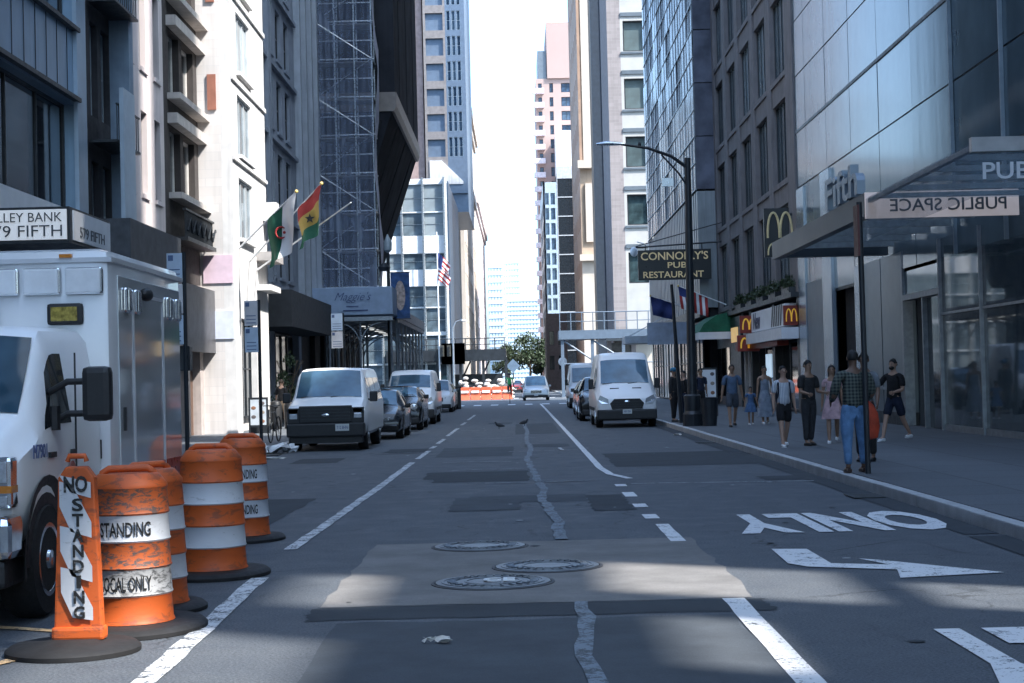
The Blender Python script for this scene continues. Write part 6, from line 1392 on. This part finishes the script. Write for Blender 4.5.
a = MB(); a.tube([(-6.5, 83, 7.22), (-5.4, 83, 7.22)], .025, 6); a.tube([(-6.5, 83, 4.88), (-5.4, 83, 4.88)], .025, 6); a.build('banner_arms', M_dark, s)
# flagpole with stars and stripes across the avenue
s = thing('flag_on_pole', 'stars and stripes flag on a white pole before the white banded office block', 'flag', (-7.0, 148.6, .15)); MB().tube([(-7.2, 148.6, .15), (-7.2, 148.6, 15.2)], [.08, .05], 8).build('pole', M_white, s)
a = MB(); n1_, n2_ = 12, 13
vs = [(-7.15+1.35*i/n1_*(.75+.1*math.sin(j)), 148.6+.22*math.sin(i*.8+j*.3), 13.3-.19*j-.95*(i/n1_)**1.2) for i in range(n1_+1) for j in range(n2_+1)]
a.v = vs
for i in range(n1_):
    for j in range(n2_): a.f.append((i*(n2_+1)+j, i*(n2_+1)+j+1, (i+1)*(n2_+1)+j+1, (i+1)*(n2_+1)+j)); a.mi.append(2 if (i < 5 and j < 7) else j % 2)
a.build('cloth', [FR, FW, FN], s, smooth=60)
# black sidewalk shed with fence and orange barriers beyond the crossing
s = thing('black_shed', 'black construction shed with railings standing over the far left corner of the crossing', 'sidewalk shed', (-4, 150, 0)); MB().box(-12, -1.2, 148.6, 153, 3.5, 4.5).build('deck', M_dark, s); MB().box(-12, -1.6, 152.6, 152.9, 1.0, 2.3).build('inner_hoarding', M_dark, s)
for k in range(6): MB().tube([(-11.5+k*1.75, 152.8, 0), (-9.8+k*1.75, 152.8, 3.5)], .09, 6).build('brace', M_dark, s); MB().box(-7.0, -4.9, 148.3, 148.58, 3.2, 5.1).build('sign_panel', M_dark, s)
a = MB()
for k in range(12): a.tube([(-11+k*.88, 148.7, 4.35), (-11+k*.88, 148.7, 5.5)], .05, 5)
a.tube([(-12, 148.7, 5.5), (-1.2, 148.7, 5.5)], .05, 5); a.tube([(-12, 148.7, 4.95), (-1.2, 148.7, 4.95)], .04, 5); a.build('railing', M_dark, s)
for k in range(6): MB().box(-11.6+k*2.05, -11.35+k*2.05, 148.7, 148.95, 0, 3.7).build('post', M_dark, s)
MB().box(-5.8, -1.3, 149.2, 149.3, .9, 1.35).build('barrier_board', M_dark, s)
a = MB(); a.box(-11, -6.6, 149, 149.1, 0, 2.2); a.build('hoarding', mat('dark_teal_hoarding', (.03, .07, .08), .7, 0, .3), s)
BR = mat('orange_red_barrier', (.55, .10, .04), .6, 0, .2, 3)
blab = ['leftmost', 'second from the left', 'third from the left', 'fourth from the left', 'rightmost']
for k in range(5):
    x = -4.85+k*.93; s = thing('plastic_barrier', blab[k]+' orange plastic barrier beyond the crossing', 'barrier', (x, 144, 0), 'orange plastic barriers'); a = MB(); a.prism([(x-.44, 143.75, 0), (x-.44, 144.25, 0), (x-.44, 144.1, .4), (x-.44, 144.08, 1.12), (x-.44, 143.92, 1.12), (x-.44, 143.9, .4)], (.88, 0, 0)); a.build('barrier_body', BR, s, bev=.03)
    MB().box(x-.34, x+.34, 143.84, 143.86, .62, .82).build('reflective_strip', M_white, s)
    s = thing('sand_bag_pile', blab[k]+' pile of pale sacks behind the orange barriers', 'sacks', (x, 145.2, 0), 'piles of pale sacks'); a = MB()
    for q in range(9): a.ell((x+random.uniform(-.42, .42), 145.2+random.uniform(-.2, .2), .2+.2*q*random.uniform(.8, 1.1)), (random.uniform(.2, .4), .3, random.uniform(.12, .24)), 9, 6)
    a.build('sacks', mat('dusty_sack', (.5, .47, .43), .9, 0, .3, 4), s, smooth=30)
# grey shed on the far right corner
s = thing('grey_shed', 'grey steel sidewalk shed with railing at the far right corner of the crossing', 'sidewalk shed', (6, 149, 0)); M_gsh = mat('grey_blue_shed_paint', (.10, .135, .18), .5, 0, .1)
MB().box(3.6, 13, 148.5, 153, 5.2, 6.0).build('deck', M_gsh, s); a = MB()
for k in range(10): a.tube([(3.7+k, 148.6, 6), (3.7+k, 148.6, 7.6)], .05, 5)
a.tube([(3.7, 148.6, 7.6), (13, 148.6, 7.6)], .05, 5); a.tube([(3.7, 148.6, 6.8), (13, 148.6, 6.8)], .04, 5); a.build('railing', M_gsh, s)
for x in (3.9, 6.6, 9.4, 12.4): MB().box(x-.14, x+.14, 148.7, 148.98, 0, 5.2).build('post', M_gsh, s)
a = MB(); a.tube([(4, 148.8, 5.1), (6.6, 148.8, 3.3)], .09, 6); a.tube([(6.6, 148.8, 5.1), (9.4, 148.8, 3.3)], .09, 6); a.tube([(3.9, 148.8, 3.0), (12.4, 148.8, 3.0)], .06, 6); a.build('braces', M_gsh, s)
# avenue lamps and lit street clock disc
s = thing('round_street_sign', 'round white sign on a post beyond the crossing at the right', 'sign', (4.2, 156, 0)); MB().tube([(4.1, 157, .1), (4.1, 157, 3.4)], .06, 6).build('post', M_dark, s); MB().lathe([(.42, 0), (.42, .05)], (4.1, 156.9, 3.3), 18, 'y').build('disc', M_white, s)
s = thing('traffic_light', 'traffic signal with curved arm before the white banded office block', 'traffic light', (-6.4, 147.6, .15)); MB().tube([(-5.9, 147.6, .15), (-5.9, 147.6, 6.4), (-5.6, 147.6, 7.0), (-5.0, 147.6, 7.2)], [.1, .08, .06, .05], 8).build('pole', M_steel, s, smooth=True); MB().ell((-4.9, 147.6, 7.1), (.25, .12, .1), 10, 6).build('lamp_head', M_white, s)
for x in (-6.9, -6.3): 
    a = MB().box(x-.17, x+.17, 147.4, 147.65, 3.9, 4.9).build('signal_head', mat('signal_dark', (.05, .05, .04), .5), s, bev=.03)
    for j, c in enumerate(((.02, .02, .02), (.02, .02, .02), (.02, .02, .02))): MB().lathe([(.11, 0), (.11, .08)], (x, 147.32, 4.07+j*.31), 10, 'y').build('signal_lens', M_dark, a)
s = thing('street_lamp', 'small white globed lamp on the far side of the crossing at the right', 'street lamp', (6.1, 138, 0)); MB().tube([(9.2, 119.4, 11.3), (8.7, 119.0, 11.4)], .04, 6).build('arm', M_white, s); MB().ell((8.45, 119, 10.7), (.28, .28, .35), 12, 8).build('globe', M_white, s, smooth=True)
# distant trees
def tree(lab, x, y, h, r, seed):
    random.seed(seed); s = thing('street_tree', lab, 'tree', (x, y, 0), 'trees far down the street'); a = MB(); a.tube([(x, y, 0), (x+.1, y, h*.35), (x-.1, y, h*.6)], [.25, .18, .1], 8)
    for k in range(6): an = k*1.05; a.tube([(x, y, h*.35+k*.2), (x+math.cos(an)*r*.6, y+math.sin(an)*r*.6, h*.6+k*.15)], [.1, .03], 6)
    a.build('trunk', mat('bark', (.08, .06, .04), .9), s); a = MB()
    for k in range(26):
        an = random.uniform(0, 6.3); q = random.uniform(0, .8)*r; leaves(a, (x+q*math.cos(an), y+q*math.sin(an), h*.62+random.uniform(-.28, .36)*h*.9*(1-q/r*.5)), (r*.32, r*.32, r*.28), 130, .22)
    a.build('crown', M_leaf, s)
tree('dark green street tree below the hazy towers', 1.6, 262, 9.0, 3.6, 2); tree('smaller street tree right of the middle, far down the street', 3.8, 300, 8.0, 3.0, 5); tree('street tree left of the dark green one, far down the street', -2.2, 310, 8.6, 3.2, 9)
s = thing('road_works_sign', 'square grey sign board behind the cyclist beyond the crossing', 'sign', (-1, 151, 0)); MB().tube([(-.6, 151, 0), (-.6, 151, 3.3)], .06, 6).build('post', M_dark, s); a = MB(); a.prism([(-.6, 150.9, 2.3), (.05, 150.9, 2.95), (-.6, 150.9, 3.6), (-1.25, 150.9, 2.95)], (0, .04, 0)); a.build('sign_board', mat('dull_blue_sign', (.12, .18, .26), .5), s)
